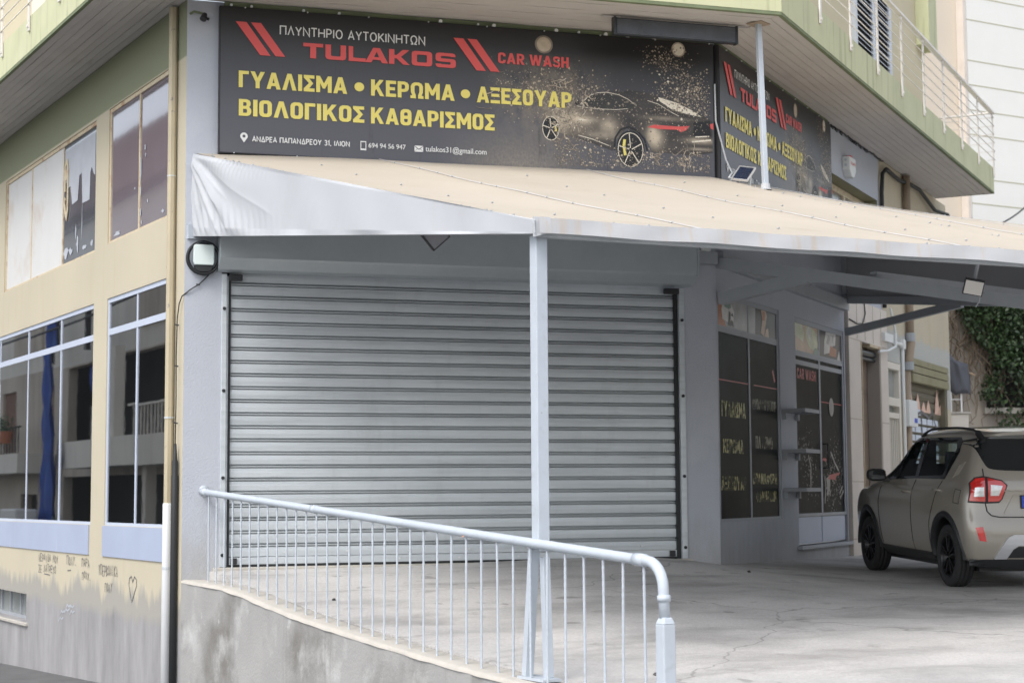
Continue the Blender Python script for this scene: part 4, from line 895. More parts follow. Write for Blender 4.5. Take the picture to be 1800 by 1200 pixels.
    for wtx, a_, b_, z_ in (('ΓΥΑΛΙΣΜΑ', .19, 1.272, .661), ('ΚΕΡΩΜΑ', 1.515, 2.385, .661), ('ΑΞΕΣΟΥΑΡ', 2.62, 3.645, .663), ('ΒΙΟΛΟΓΙΚΟΣ', .193, 1.447, .378), ('ΚΑΘΑΡΙΣΜΟΣ', 1.515, 2.81, .378)):
        b = MB(); bold(b, wtx, G, a_, b_, z_, z_ + .166, n2_); b.build('yellow_lettering', 'sign_yellow', t, fix=False)
    for a_ in (1.395, 2.50): b = MB(); b.disc(G, a_, .742, .050, .046, n2_); b.build('yellow_dot', 'sign_yellow', t, fix=False)
    b = MB(); thin(b, 'ΠΛΥΝΤΗΡΙΟ ΑΥΤΟΚΙΝΗΤΩΝ', G, .592, 2.076, 1.219, 1.304, n2_, .0125); b.build('white_lettering', 'sign_white', t, fix=False)
    b = MB(); thin(b, 'ΑΝΔΡΕΑ ΠΑΠΑΝΔΡΕΟΥ 31, ΙΛΙΟΝ', G, .328, 1.298, .130, .178, n2_, .0095); b.build('white_lettering', 'sign_white', t, fix=False)
    for wtx, a_, b_, z0_, z1_, ref, bo in (('694 94 56 947', 1.49, 1.87, .130, .178, None, .0022), ('tulakos31@gmail.com', 2.077, 2.72, .123, .178, 'tl', .002)):
        b = MB(); put_text(b, wtx, G, a_, b_, z0_, z1_, n2_, ref=ref)
        if bo: put_text(b, wtx, G, a_ + bo, b_ + bo, z0_, z1_, n2_ + .0004, ref=ref); put_text(b, wtx, G, a_ + bo / 2, b_ + bo / 2, z0_ + bo * .6, z1_ + bo * .6, n2_ + .0008, ref=ref)
        b.build('white_lettering', 'sign_white', t, fix=False)
    b = MB()
    pin = [(.246 + .037 * math.cos(R_(a)), .175 + .037 * math.sin(R_(a))) for a in range(-20, 201, 20)] + [(.246, .112)]
    outline(b, G, [pin, [(.246 + .015 * math.cos(R_(a)), .176 + .015 * math.sin(R_(a))) for a in range(0, 360, 30)]], lambda u, v: (u, v), n2_)
    outline(b, G, [[(1.408, .10), (1.467, .10), (1.467, .193), (1.408, .193)], [(1.416, .118), (1.459, .118), (1.459, .182), (1.416, .182)]], lambda u, v: (u, v), n2_)
    b.flat(G, [(1.963, .178), (2.054, .178), (2.0085, .145)], n2_); b.flat(G, [(1.963, .115), (2.054, .115), (2.022, .145), (2.0085, .136), (1.995, .145)], n2_); b.flat(G, [(1.963, .119), (1.992, .147), (1.963, .172)], n2_); b.flat(G, [(2.054, .119), (2.054, .172), (2.025, .147)], n2_)
    b.build_each('contact_icon', 'sign_white', t, fix=False)
    b = MB()
    for i in range(9): a = S0 + .15 + (Wd - .3) * i / 8; b.tube([fr.P(a, Z0 + .006, .08), fr.P(a, Z0 + .006, .095)], .006, 6); b.tube([fr.P(a + .1, Z0 + H - .006, .08), fr.P(a + .1, Z0 + H - .006, .095)], .008, 6)
    b.build('screw', 'alu', t)
    return t
sign(FF, .305, 5.27, 'long black printed car wash sign facing front above the roller shutter', 11)
sign(RF, -.02, 4.43, 'black printed car wash sign on the receding side wall behind the blue prop', 23)
BO['Π'] = (.62, [[(0, 0), (0, 1), (.62, 1), (.62, 0), (.41, 0), (.41, .8), (.21, .8), (.21, 0)]]); BO['Ν'] = (.66, [[(0, 0), (0, 1), (.2, 1), (.45, .42), (.45, 1), (.66, 1), (.66, 0), (.46, 0), (.21, .58), (.21, 0)]])
BO['Φ'] = (.80, [[(0, .38), (.05, .26), (.16, .2), (.30, .2), (.30, 0), (.50, 0), (.50, .2), (.64, .2), (.75, .26), (.80, .38), (.80, .64), (.75, .76), (.64, .82), (.50, .82), (.50, 1), (.30, 1), (.30, .82), (.16, .82), (.05, .76), (0, .64)], [(.18, .40), (.30, .38), (.30, .64), (.18, .62)], [(.50, .38), (.62, .40), (.62, .62), (.50, .64)]])
for wt, a_, b_, z_, h_ in (('ΓΥΑΛΙΣΜΑ', .17, .98, 2.46, .17), ('ΚΕΡΩΜΑ', .2, .88, 2.07, .15), ('ΑΞΕΣΟΥΑΡ', .12, .97, 1.67, .15), ('ΕΠΑΝΑΦΟΡΑ', 1.2, 2.1, 1.74, .12), ('ΦΑΝΑΡΙΩΝ', 1.3, 2.05, 1.54, .12)):
    m = MB(); bold(m, wt, RF, a_, b_, z_, z_ + h_, -.0210); m.build('lettering', 'worn_yellow', sw, fix=False)
for wt, a_, b_, z_, h_ in (('ΒΙΟΛΟΓΙΚΟΣ', 1.22, 2.1, 2.58, .12), ('ΠΛΥΣΙΜΟ', 1.32, 1.95, 2.14, .14)):
    m = MB(); bold(m, wt, RF, a_, b_, z_, z_ + h_, -.0210); m.build('faint_lettering', 'faint_yellow', sw, fix=False)
m = MB(); bold(m, 'CAR WASH', RF, 2.99, 3.80, 3.03, 3.16, -.0210); m.build('red_lettering', 'dull_red', sdoor, fix=False)
# bits of foam and old green trim along the top of the front sign
m = MB(); m.box(FF, .36, 5.56, 6.447, 6.495, .003, .05); m.box(RF, .08, 4.4, 6.447, 6.495, .003, .05); m.build_each('sign_top_trim', 'slab_lip', B)
m = MB()
for a in (.42, .62, 1.14, 1.5, 2.55, 2.95, 3.12, 3.8, 4.05, 4.35, 4.6, 4.9): m.tube([FF.P(a, 6.46, .05), FF.P(a, 6.46, .075)], rnd.uniform(.012, .022), 8)
m.build_each('trim_plug', 'pale_plastic', B)

# ------------------------------------------------------------------ awning
A0 = LF.P(.02, 4.985, -.1); P0 = LF.P(-6.52, 3.375, -.1)
fd = Vector((math.sin(R_(66)), math.cos(R_(66)), 0))
EP = RF.P(5.12, 5.50, .02)
GP = P0 + fd * 11.6
AW = thing('awning', LF.P(-6.5, .5, -.1), 'big beige sloping tarpaulin awning on a grey steel frame over the forecourt', 'awning')
kb = [FF.P(.02, 4.985, .13), FF.P(1.9, 4.985, .13), FF.P(4.1, 4.985, .13), FF.P(5.5, 4.985, .12), RF.P(.75, 5.06, .12), RF.P(2.95, 5.28, .08), EP]
kb[0] = A0
kf = [P0 + fd * t for t in (0, 1.3, 3.4, 4.75, 5.5, 7.6, 11.6)]
def lerp_poly(K, u):
    x = u * (len(K) - 1); i = min(int(x), len(K) - 2); return K[i].lerp(K[i + 1], x - i)
def roof(u, v, dz=0.):
    p = lerp_poly(kb, u).lerp(lerp_poly(kf, u), v)
    fr_ = (u * 6) % 1
    return p + Vector((0, 0, dz - .05 * math.sin(math.pi * v) * .4 - .035 * math.sin(math.pi * fr_) * math.sin(math.pi * v) + .006 * math.sin(v * 19 + u * 7) * math.sin(u * 23)))
m = MB(); m.grid(lambda u, v: roof(u, v), 60, 26); m.build('canopy_sheet', 'tarp_top', AW, smooth=True)
m = MB(); m.grid(lambda u, v: roof(.003 + u * .994, .004 + v * .992, -.03), 48, 16); m.build('lining', 'tarp_lining', AW, smooth=True)
m = MB(); rv = MB()
for i, u in enumerate((1 / 6, 2 / 6, 4 / 6, 5 / 6)):
    pts = [roof(u, v / 52, .006) for v in range(53)]; sd_ = fd * .010; up_ = Vector((0, 0, .004))
    for a, b in zip(pts[:-1], pts[1:]): m.quad(a - sd_, a + up_, b + up_, b - sd_); m.quad(a + sd_, a + up_, b + up_, b + sd_)
m.build_each('seam', 'tarp_fascia', AW)
q = random.Random(5)
for i in range(13):
    u = i / 12
    for v in range(1, 13 if i % 2 == 0 else 7):
        p = roof(u if u < 1 else .998, v / (13 if i % 2 == 0 else 7) + q.uniform(-.02, .02), .004)
        rv.tube([p, p + Vector((0, 0, .008))], .011, 6)
for j in range(30):
    p = roof(j / 30 + .01, .985, .003); rv.tube([p, p + Vector((0, 0, .008))], .010, 6)
for j in range(1, 18):
    p = roof(.004, j / 18, .003); rv.tube([p, p + Vector((0, 0, .008))], .010, 6)
rv.build('rivet', 'steel_gray', AW)
# left end panel, creased where it is gathered at the wall
PF = Fr(LF.P(0, 0, -.085), -29.86, -1)
CREASE = [(.33, .10, 1.1, .03, .012), (.50, .05, 1.0, .035, .022), (.58, .25, 1.25, .025, -.012), (.74, .05, 1.25, .035, .026), (.83, .3, 1.2, .02, -.014), (1.0, .1, 1.1, .03, -.012), (1.16, .1, 1.0, .022, .012), (1.34, .1, .9, .02, .008), (.20, .5, 2.2, .03, .006)]
def side_panel(u, v):
    s = .04 - 6.58 * u
    zt = 4.985 + (3.375 - 4.985) * u; zb = 4.165 + (3.285 - 4.165) * u
    z = zb + (zt - zb) * v
    x = u * 6.56; d = 0.
    cx, cz = x, (zt - z)                     # from the gathered top corner
    ang = math.atan2(cz, cx + .05); rr = math.hypot(cx, cz)
    fold = math.exp(-((rr - .9) / .9) ** 2)
    d += .014 * fold * math.sin(ang * 15 + .6 * math.sin(rr * 4)) * min(1, rr / .3)
    for a_i, r0_, r1_, w_, am in CREASE: d += am * math.exp(-abs(ang - a_i + .012 * math.sin(rr * 3 + a_i * 7)) * max(.15, rr) / w_) * max(0, min(1, (rr - r0_) / .12, (r1_ - rr) / .25))
    d += .018 * math.exp(-((ang - .42) / .11) ** 2) * math.exp(-((rr - .8) / .6) ** 2) + .016 * math.exp(-((ang - .80) / .08) ** 2) * math.exp(-((rr - .65) / .5) ** 2) - .015 * math.exp(-((ang - .60) / .07) ** 2) * math.exp(-((rr - .8) / .55) ** 2) + .01 * math.exp(-((ang - 1.15) / .07) ** 2) * math.exp(-((rr - .6) / .4) ** 2)
    d += .012 * math.exp(-x / 1.2) * math.sin(x * 46 + 2 * math.sin(z * 9)) * math.exp(-((v - .12) / .22) ** 2)
    d += .010 * math.exp(-((x - 1.0) / .6) ** 2) * math.sin(x * 60 - z * 30) * math.exp(-((v - .93) / .1) ** 2)
    d += .008 * math.sin(x * 2.3 + 1.4 * z) + .006 * math.sin(x * 7 + z * 3) * (1 - v) 
    e = min(1., v / .10, (1 - v) / .05 + .1, (u + .004) / .01)
    return PF.P(s, z, .012 + d * max(0, e))
m = MB(); m.grid(side_panel, 360, 80); m.build('side_panel', 'tarp_white', AW, smooth=True)
m = MB()
m.bar(LF.P(.0, 4.20, -.13), LF.P(-6.5, 3.325, -.13), .05, .07); m.build('lower_beam', 'steel_gray', AW)
m = MB(); m.box(LF, -.04, .08, 4.13, 4.27, -.16, -.02); m.tube([LF.P(.03, 4.25, -.03), LF.P(.045, 4.9, -.03)], .014, 8); m.tube([LF.P(.035, 4.5, -.03), LF.P(.035, 4.58, -.03)], .02, 8); m.build('wall_bracket', 'rail_blue', AW)
# front hem
def fasc(u, v):
    p = P0 + fd * (11.6 * u); q_ = Vector((fd.y, -fd.x, 0)); return p + Vector((0, 0, .012 - .098 * v + .004 * math.sin(u * 70))) + q_ * (.02 + .004 * math.sin(u * 120 + v * 2) + .01 * v)
m = MB(); m.grid(fasc, 160, 4); m.build('front_hem', 'tarp_fascia', AW, smooth=True)
m = MB(); m.bar(P0 + Vector((0, 0, -.065)) - Vector((fd.y, -fd.x, 0)) * .05, GP + Vector((0, 0, -.065)) - Vector((fd.y, -fd.x, 0)) * .05, .05, .07); m.build('front_beam', 'steel_gray', AW)
# far end panel
far0t, far0b = RF.P(5.12, 5.46, .03), RF.P(5.12, 4.16, .03)
m = MB(); m.grid(lambda u, v: far0b.lerp(GP + Vector((0, 0, -.20)), u).lerp(far0t.lerp(GP + Vector((0, 0, -.03)), u), v) + RF.h * (.02 * math.sin(u * 9 + v * 4) + .03 * math.sin(v * 3.1) * math.sin(u * 3.1)), 40, 12); m.build('side_panel', 'tarp_lining', AW, smooth=True)
m = MB(); m.bar(far0b + Vector((0, 0, .04)) - RF.h * .04, GP + Vector((0, 0, -.17)) - RF.h * .04, .08, .10); m.build('lower_beam', 'steel_gray', AW)
# frame under the sheet
mid = Vector((math.sin(R_(139)), math.cos(R_(139)), 0))
MB0 = RF.P(.02, 4.08, .04)
mb_ = lambda t: MB0 + mid * t - Vector((0, 0, .205 * t))
m = MB(); m.bar(mb_(0), mb_(4.2), .10, .12); m.build('middle_beam', 'steel_gray', AW)
m = MB(); m.bar(mb_(4.15), mb_(4.15) + Vector((0, 0, .62)), .06, .06); m.build('strut', 'steel_gray', AW)
m = MB(); m.bar(RF.P(.02, 3.70, .05), mb_(1.2) - Vector((0, 0, .02)), .10, .13); m.build('brace', 'steel_gray', AW)
fb = lambda t: (far0b + Vector((0, 0, .04))).lerp(GP + Vector((0, 0, -.17)), t)
m = MB(); m.bar(RF.P(5.06, 3.76, .05), fb(.19) - Vector((0, 0, .02)), .07, .10); m.build('brace', 'steel_gray', AW)
m = MB(); m.bar(mb_(2.0) + Vector((0, 0, .05)), fb(.42) + Vector((0, 0, -.04)), .08, .12); m.build_each('purlin', 'steel_gray', AW)
m = MB(); m.bar(roof(.35, .35, -.1), roof(.98, .35, -.1), .06, .08); m.bar(roof(.35, .7, -.1), roof(.98, .7, -.1), .06, .08); m.bar(roof(.02, .5, -.1), roof(.35, .5, -.1), .06, .08); m.build_each('purlin', 'steel_gray', AW)
m = MB(); m.box(RF, .0, 5.1, 4.05, 4.20, .004, .09); m.build('wall_beam', 'steel_gray', AW, bevel=.004)
m = MB(); m.box(FF, 5.34, 5.58, 4.06, 4.19, .004, .09); m.box(RF, 5.06, 5.13, 4.2, 5.44, .004, .06); m.build_each('wall_beam', 'steel_gray', AW)
# post: square tube above, two spread angles below the handrail
m = MB(); m.bar(LF.P(-6.40, 1.29, -.176), LF.P(-6.40, 3.30, -.176), .085, .085, up=LF.h); m.build('post', 'rail_blue', AW, bevel=.006)
m = MB(); m.bar(LF.P(-6.30, .505, -.13), LF.P(-6.36, 1.30, -.15), .06, .05, up=LF.h); m.bar(LF.P(-6.46, .505, -.19), LF.P(-6.44, 1.25, -.18), .05, .05, up=LF.h); m.build_each('post_leg', 'rail_blue', AW, bevel=.003)
m = MB(); m.box(LF, -6.56, -6.24, .488, .505, -.225, -.09); m.build('base_plate', 'rail_blue', AW)
m = MB(); m.quad(P0 + Vector((-.03, -.02, .02)), P0 + fd * .09 + Vector((0, -.03, .02)), P0 + fd * .10 + Vector((0, -.035, -.08)), P0 + Vector((-.03, -.02, -.11))); m.build('corner_flap', 'tarp_white', AW)

# ------------------------------------------------------------------ railing and its wall
tops = [(0.35, .86), (0, .853), (-.5, .848), (-1, .84), (-1.6, .80), (-2.3, .725), (-3, .665), (-3.6, .625), (-4.7, .56), (-5.8, .505), (-6.5, .48), (-7.3, .455), (-8.2, .43), (-9.6, .37)]
def topz(s):
    for (a, za), (b, zb) in zip(tops[:-1], tops[1:]):
        if b <= s <= a: return za + (zb - za) * (a - s) / (a - b)
    return tops[-1][1]
m = MB(); NS = 70
for i in range(NS):
    a, b = .0 - 9.6 * i / NS, .0 - 9.6 * (i + 1) / NS
    za, zb = topz(a) - .02, topz(b) - .02
    m.quad(LF.P(a, -1.6, 0), LF.P(b, -1.6, 0), LF.P(b, zb, 0), LF.P(a, za, 0)); m.quad(LF.P(a, -1.6, -.25), LF.P(b, -1.6, -.25), LF.P(b, zb, -.25), LF.P(a, za, -.25))
m.quad(LF.P(-9.6, -1.6, 0), LF.P(-9.6, -1.6, -.25), LF.P(-9.6, topz(-9.6), -.25), LF.P(-9.6, topz(-9.6), 0))
RW = thing('retaining_wall', LF.P(-5, -1.0, -.12), 'stained grey concrete retaining wall carrying the pale blue railing', 'wall')
m.build('wall_face', 'concrete_wall', RW)
m = MB(); prof_ = [(-.255, -.03), (-.25, -.005), (-.225, 0), (-.03, 0), (.0, -.007), (.008, -.03)]; k = len(prof_)
q = random.Random(9)
for i in range(NS + 1):
    a = -9.6 * i / NS
    for n_, dz in prof_: m.v.append(LF.P(a + (.0 if i else .0), topz(a) + dz + q.uniform(-.003, .003), n_ + (q.uniform(-.006, .006) if n_ > -.02 else 0)))
for i in range(NS):
    for j in range(k - 1): m.f.append((i * k + j, i * k + j + 1, (i + 1) * k + j + 1, (i + 1) * k + j)); m.m.append(0)
m.build('wall_top', 'concrete_cap', RW, smooth=True)
RL = thing('railing', LF.P(-4, .6, -.1), 'pale blue pipe handrail with rebar balusters along the concrete wall', 'railing')
rz = lambda s: 1.70 + (s + .05) * .0565
pts = [FF.P(.205, 1.70, .01)] + [LF.P(s, rz(s), -.1) for s in np.arange(-.4, -7.3, -.6)] + [LF.P(-7.62, rz(-7.62), -.1)]
for a in np.arange(0, 91, 15): pts.append(LF.P(-7.70 - .15 * math.sin(R_(a)), rz(-7.7) - .15 + .15 * math.cos(R_(a)), -.1))
pts.append(LF.P(-7.86, .94, -.1))
m = MB(); m.tube(pts, .031, 16); m.build('handrail', 'rail_blue', RL, smooth=True)
m = MB(); m.tube([FF.P(.205, 1.70, .0), FF.P(.205, 1.70, .02)], .05, 16); m.tube([LF.P(-.28, rz(-.28), -.1), LF.P(-.42, rz(-.42), -.1)], .037, 14); m.tube([LF.P(-2.93, rz(-2.93), -.1), LF.P(-3.0, rz(-3.0), -.1)], .034, 14)
m.tube([LF.P(-7.58, rz(-7.58), -.1), LF.P(-7.68, rz(-7.68), -.1)], .037, 14); m.tube([LF.P(-7.853, 1.085, -.1), LF.P(-7.856, 1.05, -.1)], .038, 14); m.build_each('pipe_collar', 'rail_blue', RL, smooth=True)
m = MB(); m.bar(LF.P(-7.865, .0, -.1), LF.P(-7.865, .93, -.1), .082, .082, up=LF.h)
kq = [LF.P(-7.865 + a * .041, .93, -.1 + b * .041) for a, b in ((-1, -1), (1, -1), (1, 1), (-1, 1))]; kt = [LF.P(-7.865 + a * .028, .965, -.1 + b * .028) for a, b in ((-1, -1), (1, -1), (1, 1), (-1, 1))]
m.add(kq + kt, [(0, 1, 5, 4), (1, 2, 6, 5), (2, 3, 7, 6), (3, 0, 4, 7), (4, 5, 6, 7)]); m.build('end_post', 'rail_blue', RL, bevel=.008)
sA = [-.47 - .2115 * i for i in range(35)]
for i, s in enumerate(sA):
    jt = rnd.uniform(-.012, .012); m = MB(); z0, z1 = topz(s) - .03, rz(s) - .02
    n_ = int((z1 - z0) / .022); pp = [LF.P(s + jt * (1 - j / n_), z0 + (z1 - z0) * j / n_, -.1) for j in range(n_ + 1)]
    m.tube(pp, [.0075 + (.0014 if j % 2 else 0) for j in range(n_ + 1)], 8); m.build('baluster', 'rail_blue', RL)
# dead leaf stuck under the handrail
m = MB(); p = LF.P(-5.55, rz(-5.55) - .03, -.06); m.quad(p, p + Vector((.03, 0, .012)), p + Vector((.045, .01, .035)), p + Vector((.015, .01, .02))); tag(m.build('dry_leaf', 'pr_orange'), 'small dry orange leaf caught under the blue handrail', 'leaf')

# ------------------------------------------------------------------ pipes, cables, boxes on the walls
DP = thing('drainpipe', LF.P(.32, -.6, .06), 'beige painted drainpipe with white plastic foot beside the blue pillar', 'drainpipe')
m = MB(); m.tube([LF.P(.27, 6.48, .05), LF.P(.27, 1.53, .05)], .042, 8); m.build('upper_pipe', 'beige_pipe', DP)
m = MB(); m.tube([LF.P(.27, 1.58, .05), LF.P(.27, 1.57, .05), LF.P(.27, -1.0, .055)], [.046, .05, .05], 16); m.build('lower_pipe', 'white_pipe', DP, smooth=True)
m = MB(); m.tube([LF.P(.27, .945, .05), LF.P(.27, .97, .05)], .053, 16); m.tube([LF.P(.27, 2.4, .05), LF.P(.27, 2.415, .05)], .047, 10); m.tube([LF.P(.27, 4.78, .05), LF.P(.27, 4.79, .05)], .045, 10); m.build_each('pipe_clip', 'galv', DP)
CN = thing('conduit', LF.P(.06, -.6, .05), 'black cable conduit running down beside the white drainpipe', 'conduit')
m = MB(); m.tube([LF.P(.10, 2.15, .04), LF.P(.10, 2.0, .04), LF.P(.10, 1.98, .04), LF.P(.10, 1.85, .04), LF.P(.10, 1.84, .04), LF.P(.10, -1.0, .045)], [.012, .022, .029, .029, .034, .034], 14); m.build('tube', 'black_rubber', CN, smooth=True)
m = MB(); cab = [LF.P(.10, 2.12, .04), LF.P(.105, 2.6, .035), LF.P(.10, 3.0, .04), LF.P(.11, 3.36, .03), LF.P(.06, 3.5, .03), LF.P(.01, 3.57, .02), FF.P(.05, 3.63, .02), FF.P(.14, 3.69, .02), FF.P(.22, 3.77, .02), FF.P(.25, 3.82, .02)]
m.tube(cab, .006, 6); m.build('cable', 'black_rubber', CN, smooth=True)
m = MB()
for p in (LF.P(.103, 2.9, .035), LF.P(.1, 2.35, .037), FF.P(.13, 3.685, .02), LF.P(.108, 3.3, .033)): m.tube([p + Vector((-.018, 0, .004)), p + Vector((.018, 0, -.004))], .008, 6)
m.build_each('cable_tie', 'black_rubber', CN)
FB_ = thing('fibre_box', FF.P(.175, 3.77, .02), 'white fibre box ringed by coiled black cable on the blue pillar', 'junction box')
m = MB(); q = random.Random(2)
for i in range(7):
    r = .150 + q.uniform(-.012, .012); m.tube([FF.P(.175 + r * math.cos(t), 3.945 + r * 1.03 * math.sin(t), .03 + .008 * i + .006 * math.sin(3 * t)) for t in np.linspace(0, 6.283, 40)], .007, 6)
m.build('cable_coil', 'black_rubber', FB_, smooth=True)
m = MB(); m.prism(FF, [(.085, 3.87), (.265, 3.87), (.275, 3.90), (.275, 4.05), (.262, 4.07), (.088, 4.07), (.075, 4.05), (.075, 3.90)], .02, .085); m.build('cover', 'mint_plastic', FB_, bevel=.008)
m = MB(); m.prism(FF, [(.085, 3.865), (.265, 3.865), (.25, 3.82), (.22, 3.805), (.13, 3.805), (.10, 3.82)], .02, .075); m.tube([FF.P(.15, 3.81, .05), FF.P(.15, 3.775, .05)], .012, 8); m.tube([FF.P(.2, 3.81, .05), FF.P(.2, 3.775, .05)], .012, 8); m.build('cable_gland', 'black_plastic', FB_, bevel=.004)
SL = thing('bracket_lamp', FF.P(.1, 6.3, .02), 'tiny black lamp on a green bracket at the top of the blue pillar', 'lamp')
m = MB(); m.tube([FF.P(.03, 6.36, .0), FF.P(.06, 6.37, .05), FF.P(.13, 6.35, .08), FF.P(.17, 6.33, .09)], .012, 8); m.build('bracket', 'slab_lip', SL)
m = MB(); m.tube([FF.P(.16, 6.34, .09), FF.P(.14, 6.28, .12)], [.025, .035], 10); m.tube([FF.P(.17, 6.30, .09), FF.P(.2, 6.29, .1)], .015, 8); m.build('lamp_head', 'black_plastic', SL)
HT = thing('heater_bar', FF.P(4.9, 6.29, .62), 'long black ribbed heater bar hung under the balcony soffit', 'heater')
m = MB(); m.box(FF, 4.225, 5.585, 6.295, 6.475, .60, .66); m.build('housing', 'black_metal', HT, bevel=.006)
m = MB()
for i in range(15): z = 6.312 + i * .0102; m.box(FF, 4.25, 5.565, z, z + .0055, .66, .668)
m.build('grille', 'heater_mesh', HT)
m = MB(); m.box(FF, 4.215, 4.24, 6.29, 6.48, .595, .675); m.box(FF, 5.57, 5.595, 6.29, 6.48, .595, .675); m.build_each('end_cap', 'black_metal', HT, bevel=.003)
m = MB(); m.box(FF, 4.10, 4.3, 6.476, 6.49, .62, .64); m.box(FF, 5.5, 5.7, 6.476, 6.49, .62, .64); m.build_each('hanger', 'alu', HT)
PR = thing('prop_post', (2.60, 17.16, 4.70), 'pale blue steel prop between the awning and the balcony soffit', 'post')
m = MB(); m.bar((2.615, 17.10, 4.74), (2.585, 17.17, 6.50), .055, .055); m.build('tube', 'rail_blue', PR, bevel=.006)
m = MB(); m.tube([(2.615, 17.10, 4.80), (2.615, 17.10, 4.745), (2.615, 17.10, 4.735)], [.045, .052, .066], 14); m.build('boot', 'tarp_white', PR); m = MB(); m.box(Fr((2.585, 17.17), 40), -.09, .09, 6.488, 6.499, -.09, .09); m.build('top_plate', 'brown_pipe', PR)
# solar panel tilted on the sheet
sp0 = Vector((2.432, 17.39, 4.965)); sx = Vector((.179, -.08, -.038)).normalized(); sy = Vector((.124, .19, .18)).normalized(); sy = (sy - sx * sy.dot(sx)).normalized(); sn = sx.cross(sy)
SP = thing('solar_panel', sp0 - sy * .15, 'small solar panel leaning on the awning in front of the side sign', 'solar panel')
class Fq:
    def __init__(s, O, h, v, n): s.O, s.h, s.vv, s.n = O, h, v, n
    def P(s, a, z, n=0.): return s.O + s.h * a + s.vv * z + s.n * n
SQ = Fq(sp0, sx, sy, sn)
m = MB(); m.box(SQ, -.085, .085, -.13, .13, -.012, .0); m.build('back', 'black_metal', SP)
m = MB(); m.box(SQ, -.092, .092, -.138, -.122, -.014, .006); m.box(SQ, -.092, .092, .122, .138, -.014, .006); m.box(SQ, -.092, -.078, -.122, .122, -.014, .006); m.box(SQ, .078, .092, -.122, .122, -.014, .006); m.build('frame', 'alu', SP)
m = MB()
for i in range(2):
    for j in range(6): m.box(SQ, -.076 + i * .076 + .003, -.076 + (i + 1) * .076 - .003, -.12 + j * .04 + .002, -.12 + (j + 1) * .04 - .002, .0, .003)
m.build_each('cell', 'solar_cell', SP)
m = MB(); m.bar(SQ.P(.06, .05, -.02), SQ.P(.09, -.10, -.12), .02, .02); m.bar(SQ.P(-.06, .05, -.02), SQ.P(-.03, -.10, -.12), .02, .02); m.build_each('stand', 'pale_plastic', SP)
m = MB(); m.tube([FF.P(5.575, 6.0, .10), FF.P(5.58, 5.6, .10), RF.P(.05, 5.2, .12), RF.P(.12, 5.06, .16), SQ.P(-.12, -.12, .0), SQ.P(-.09, -.1, -.01)], .009, 6); m.build('cable', 'white_pipe', SP, smooth=True)
# alarm box
AL = thing('alarm_box', RF.P(5.4, 5.98, .1), 'white alarm siren box with red lettering under the balcony', 'alarm')
m = MB(); m.prism(RF, [(5.24, 6.17), (5.56, 6.17), (5.56, 5.99), (5.46, 5.90), (5.34, 5.90), (5.24, 5.99)], .0, .11); m.build('case', 'pale_plastic', AL, bevel=.012)
SD = Fr(RF.P(5.24, 0, 0), 26.17 + 90)
m = MB(); put_text(m, 'ALARM', RF, 5.28, 5.52, 6.06, 6.105, .113); m.build('lettering', 'sign_red', AL, fix=False)
m = MB(); m.tube([SD.P(.055, 6.12, .0), SD.P(.055, 6.12, .01)], .02, 10); m.tube([SD.P(.055, 6.05, .0), SD.P(.055, 6.05, .01)], .02, 10); m.build_each('vent', 'galv', AL)
m = MB(); m.box(RF, 5.36, 5.46, 6.17, 6.2, .02, .09); m.build('beacon', 'sign_red', AL)
# tangled cable in the angle under the soffit, and the overhead line
m = MB(); q = random.Random(8); pts = []
for i in range(70): a = 4.3 + i * .045; pts.append(RF.P(a, 6.475 + q.uniform(-.01, .012), .03 + q.uniform(0, .015)))
m.tube(pts, .011, 6)
for a in (4.55, 4.75, 5.0, 5.5, 5.62, 5.75, 6.0, 6.3): m.tube([RF.P(a, 6.48, .04), RF.P(a + .03, 6.44, .07), RF.P(a + .06, 6.42, .06), RF.P(a + .05, 6.46, .03)], .007, 5)
tag(m.build('wall_cable', 'black_rubber', smooth=True), 'loose black cable with ties along the angle of wall and soffit', 'cable')
m = MB(); pts = [RF.P(7.27, 4.3, .04), RF.P(7.27, 6.0, .04), RF.P(7.3, 6.28, .05), RF.P(7.5, 6.38, .06), RF.P(8.3, 6.34, .06), RF.P(9.0, 6.40, .06), RF.P(9.6, 6.40, .08), RF.P(10.6, 6.22, .1), RF.P(11.5, 6.28, .12), RF.P(11.9, 5.98, .2)]
m.tube(pts, .03, 8)
e0 = RF.P(11.9, 5.98, .2); e1 = Vector((15.2, 47.0, 10.4)); m.tube([e0.lerp(e1, t) + Vector((0, 0, -1.0 * 4 * t * (1 - t) * .35)) for t in np.linspace(0, 1, 14)], .02, 8)
tag(m.build('overhead_cable', 'black_rubber', smooth=True), 'thick black overhead cable leaving the building end to the right', 'cable')
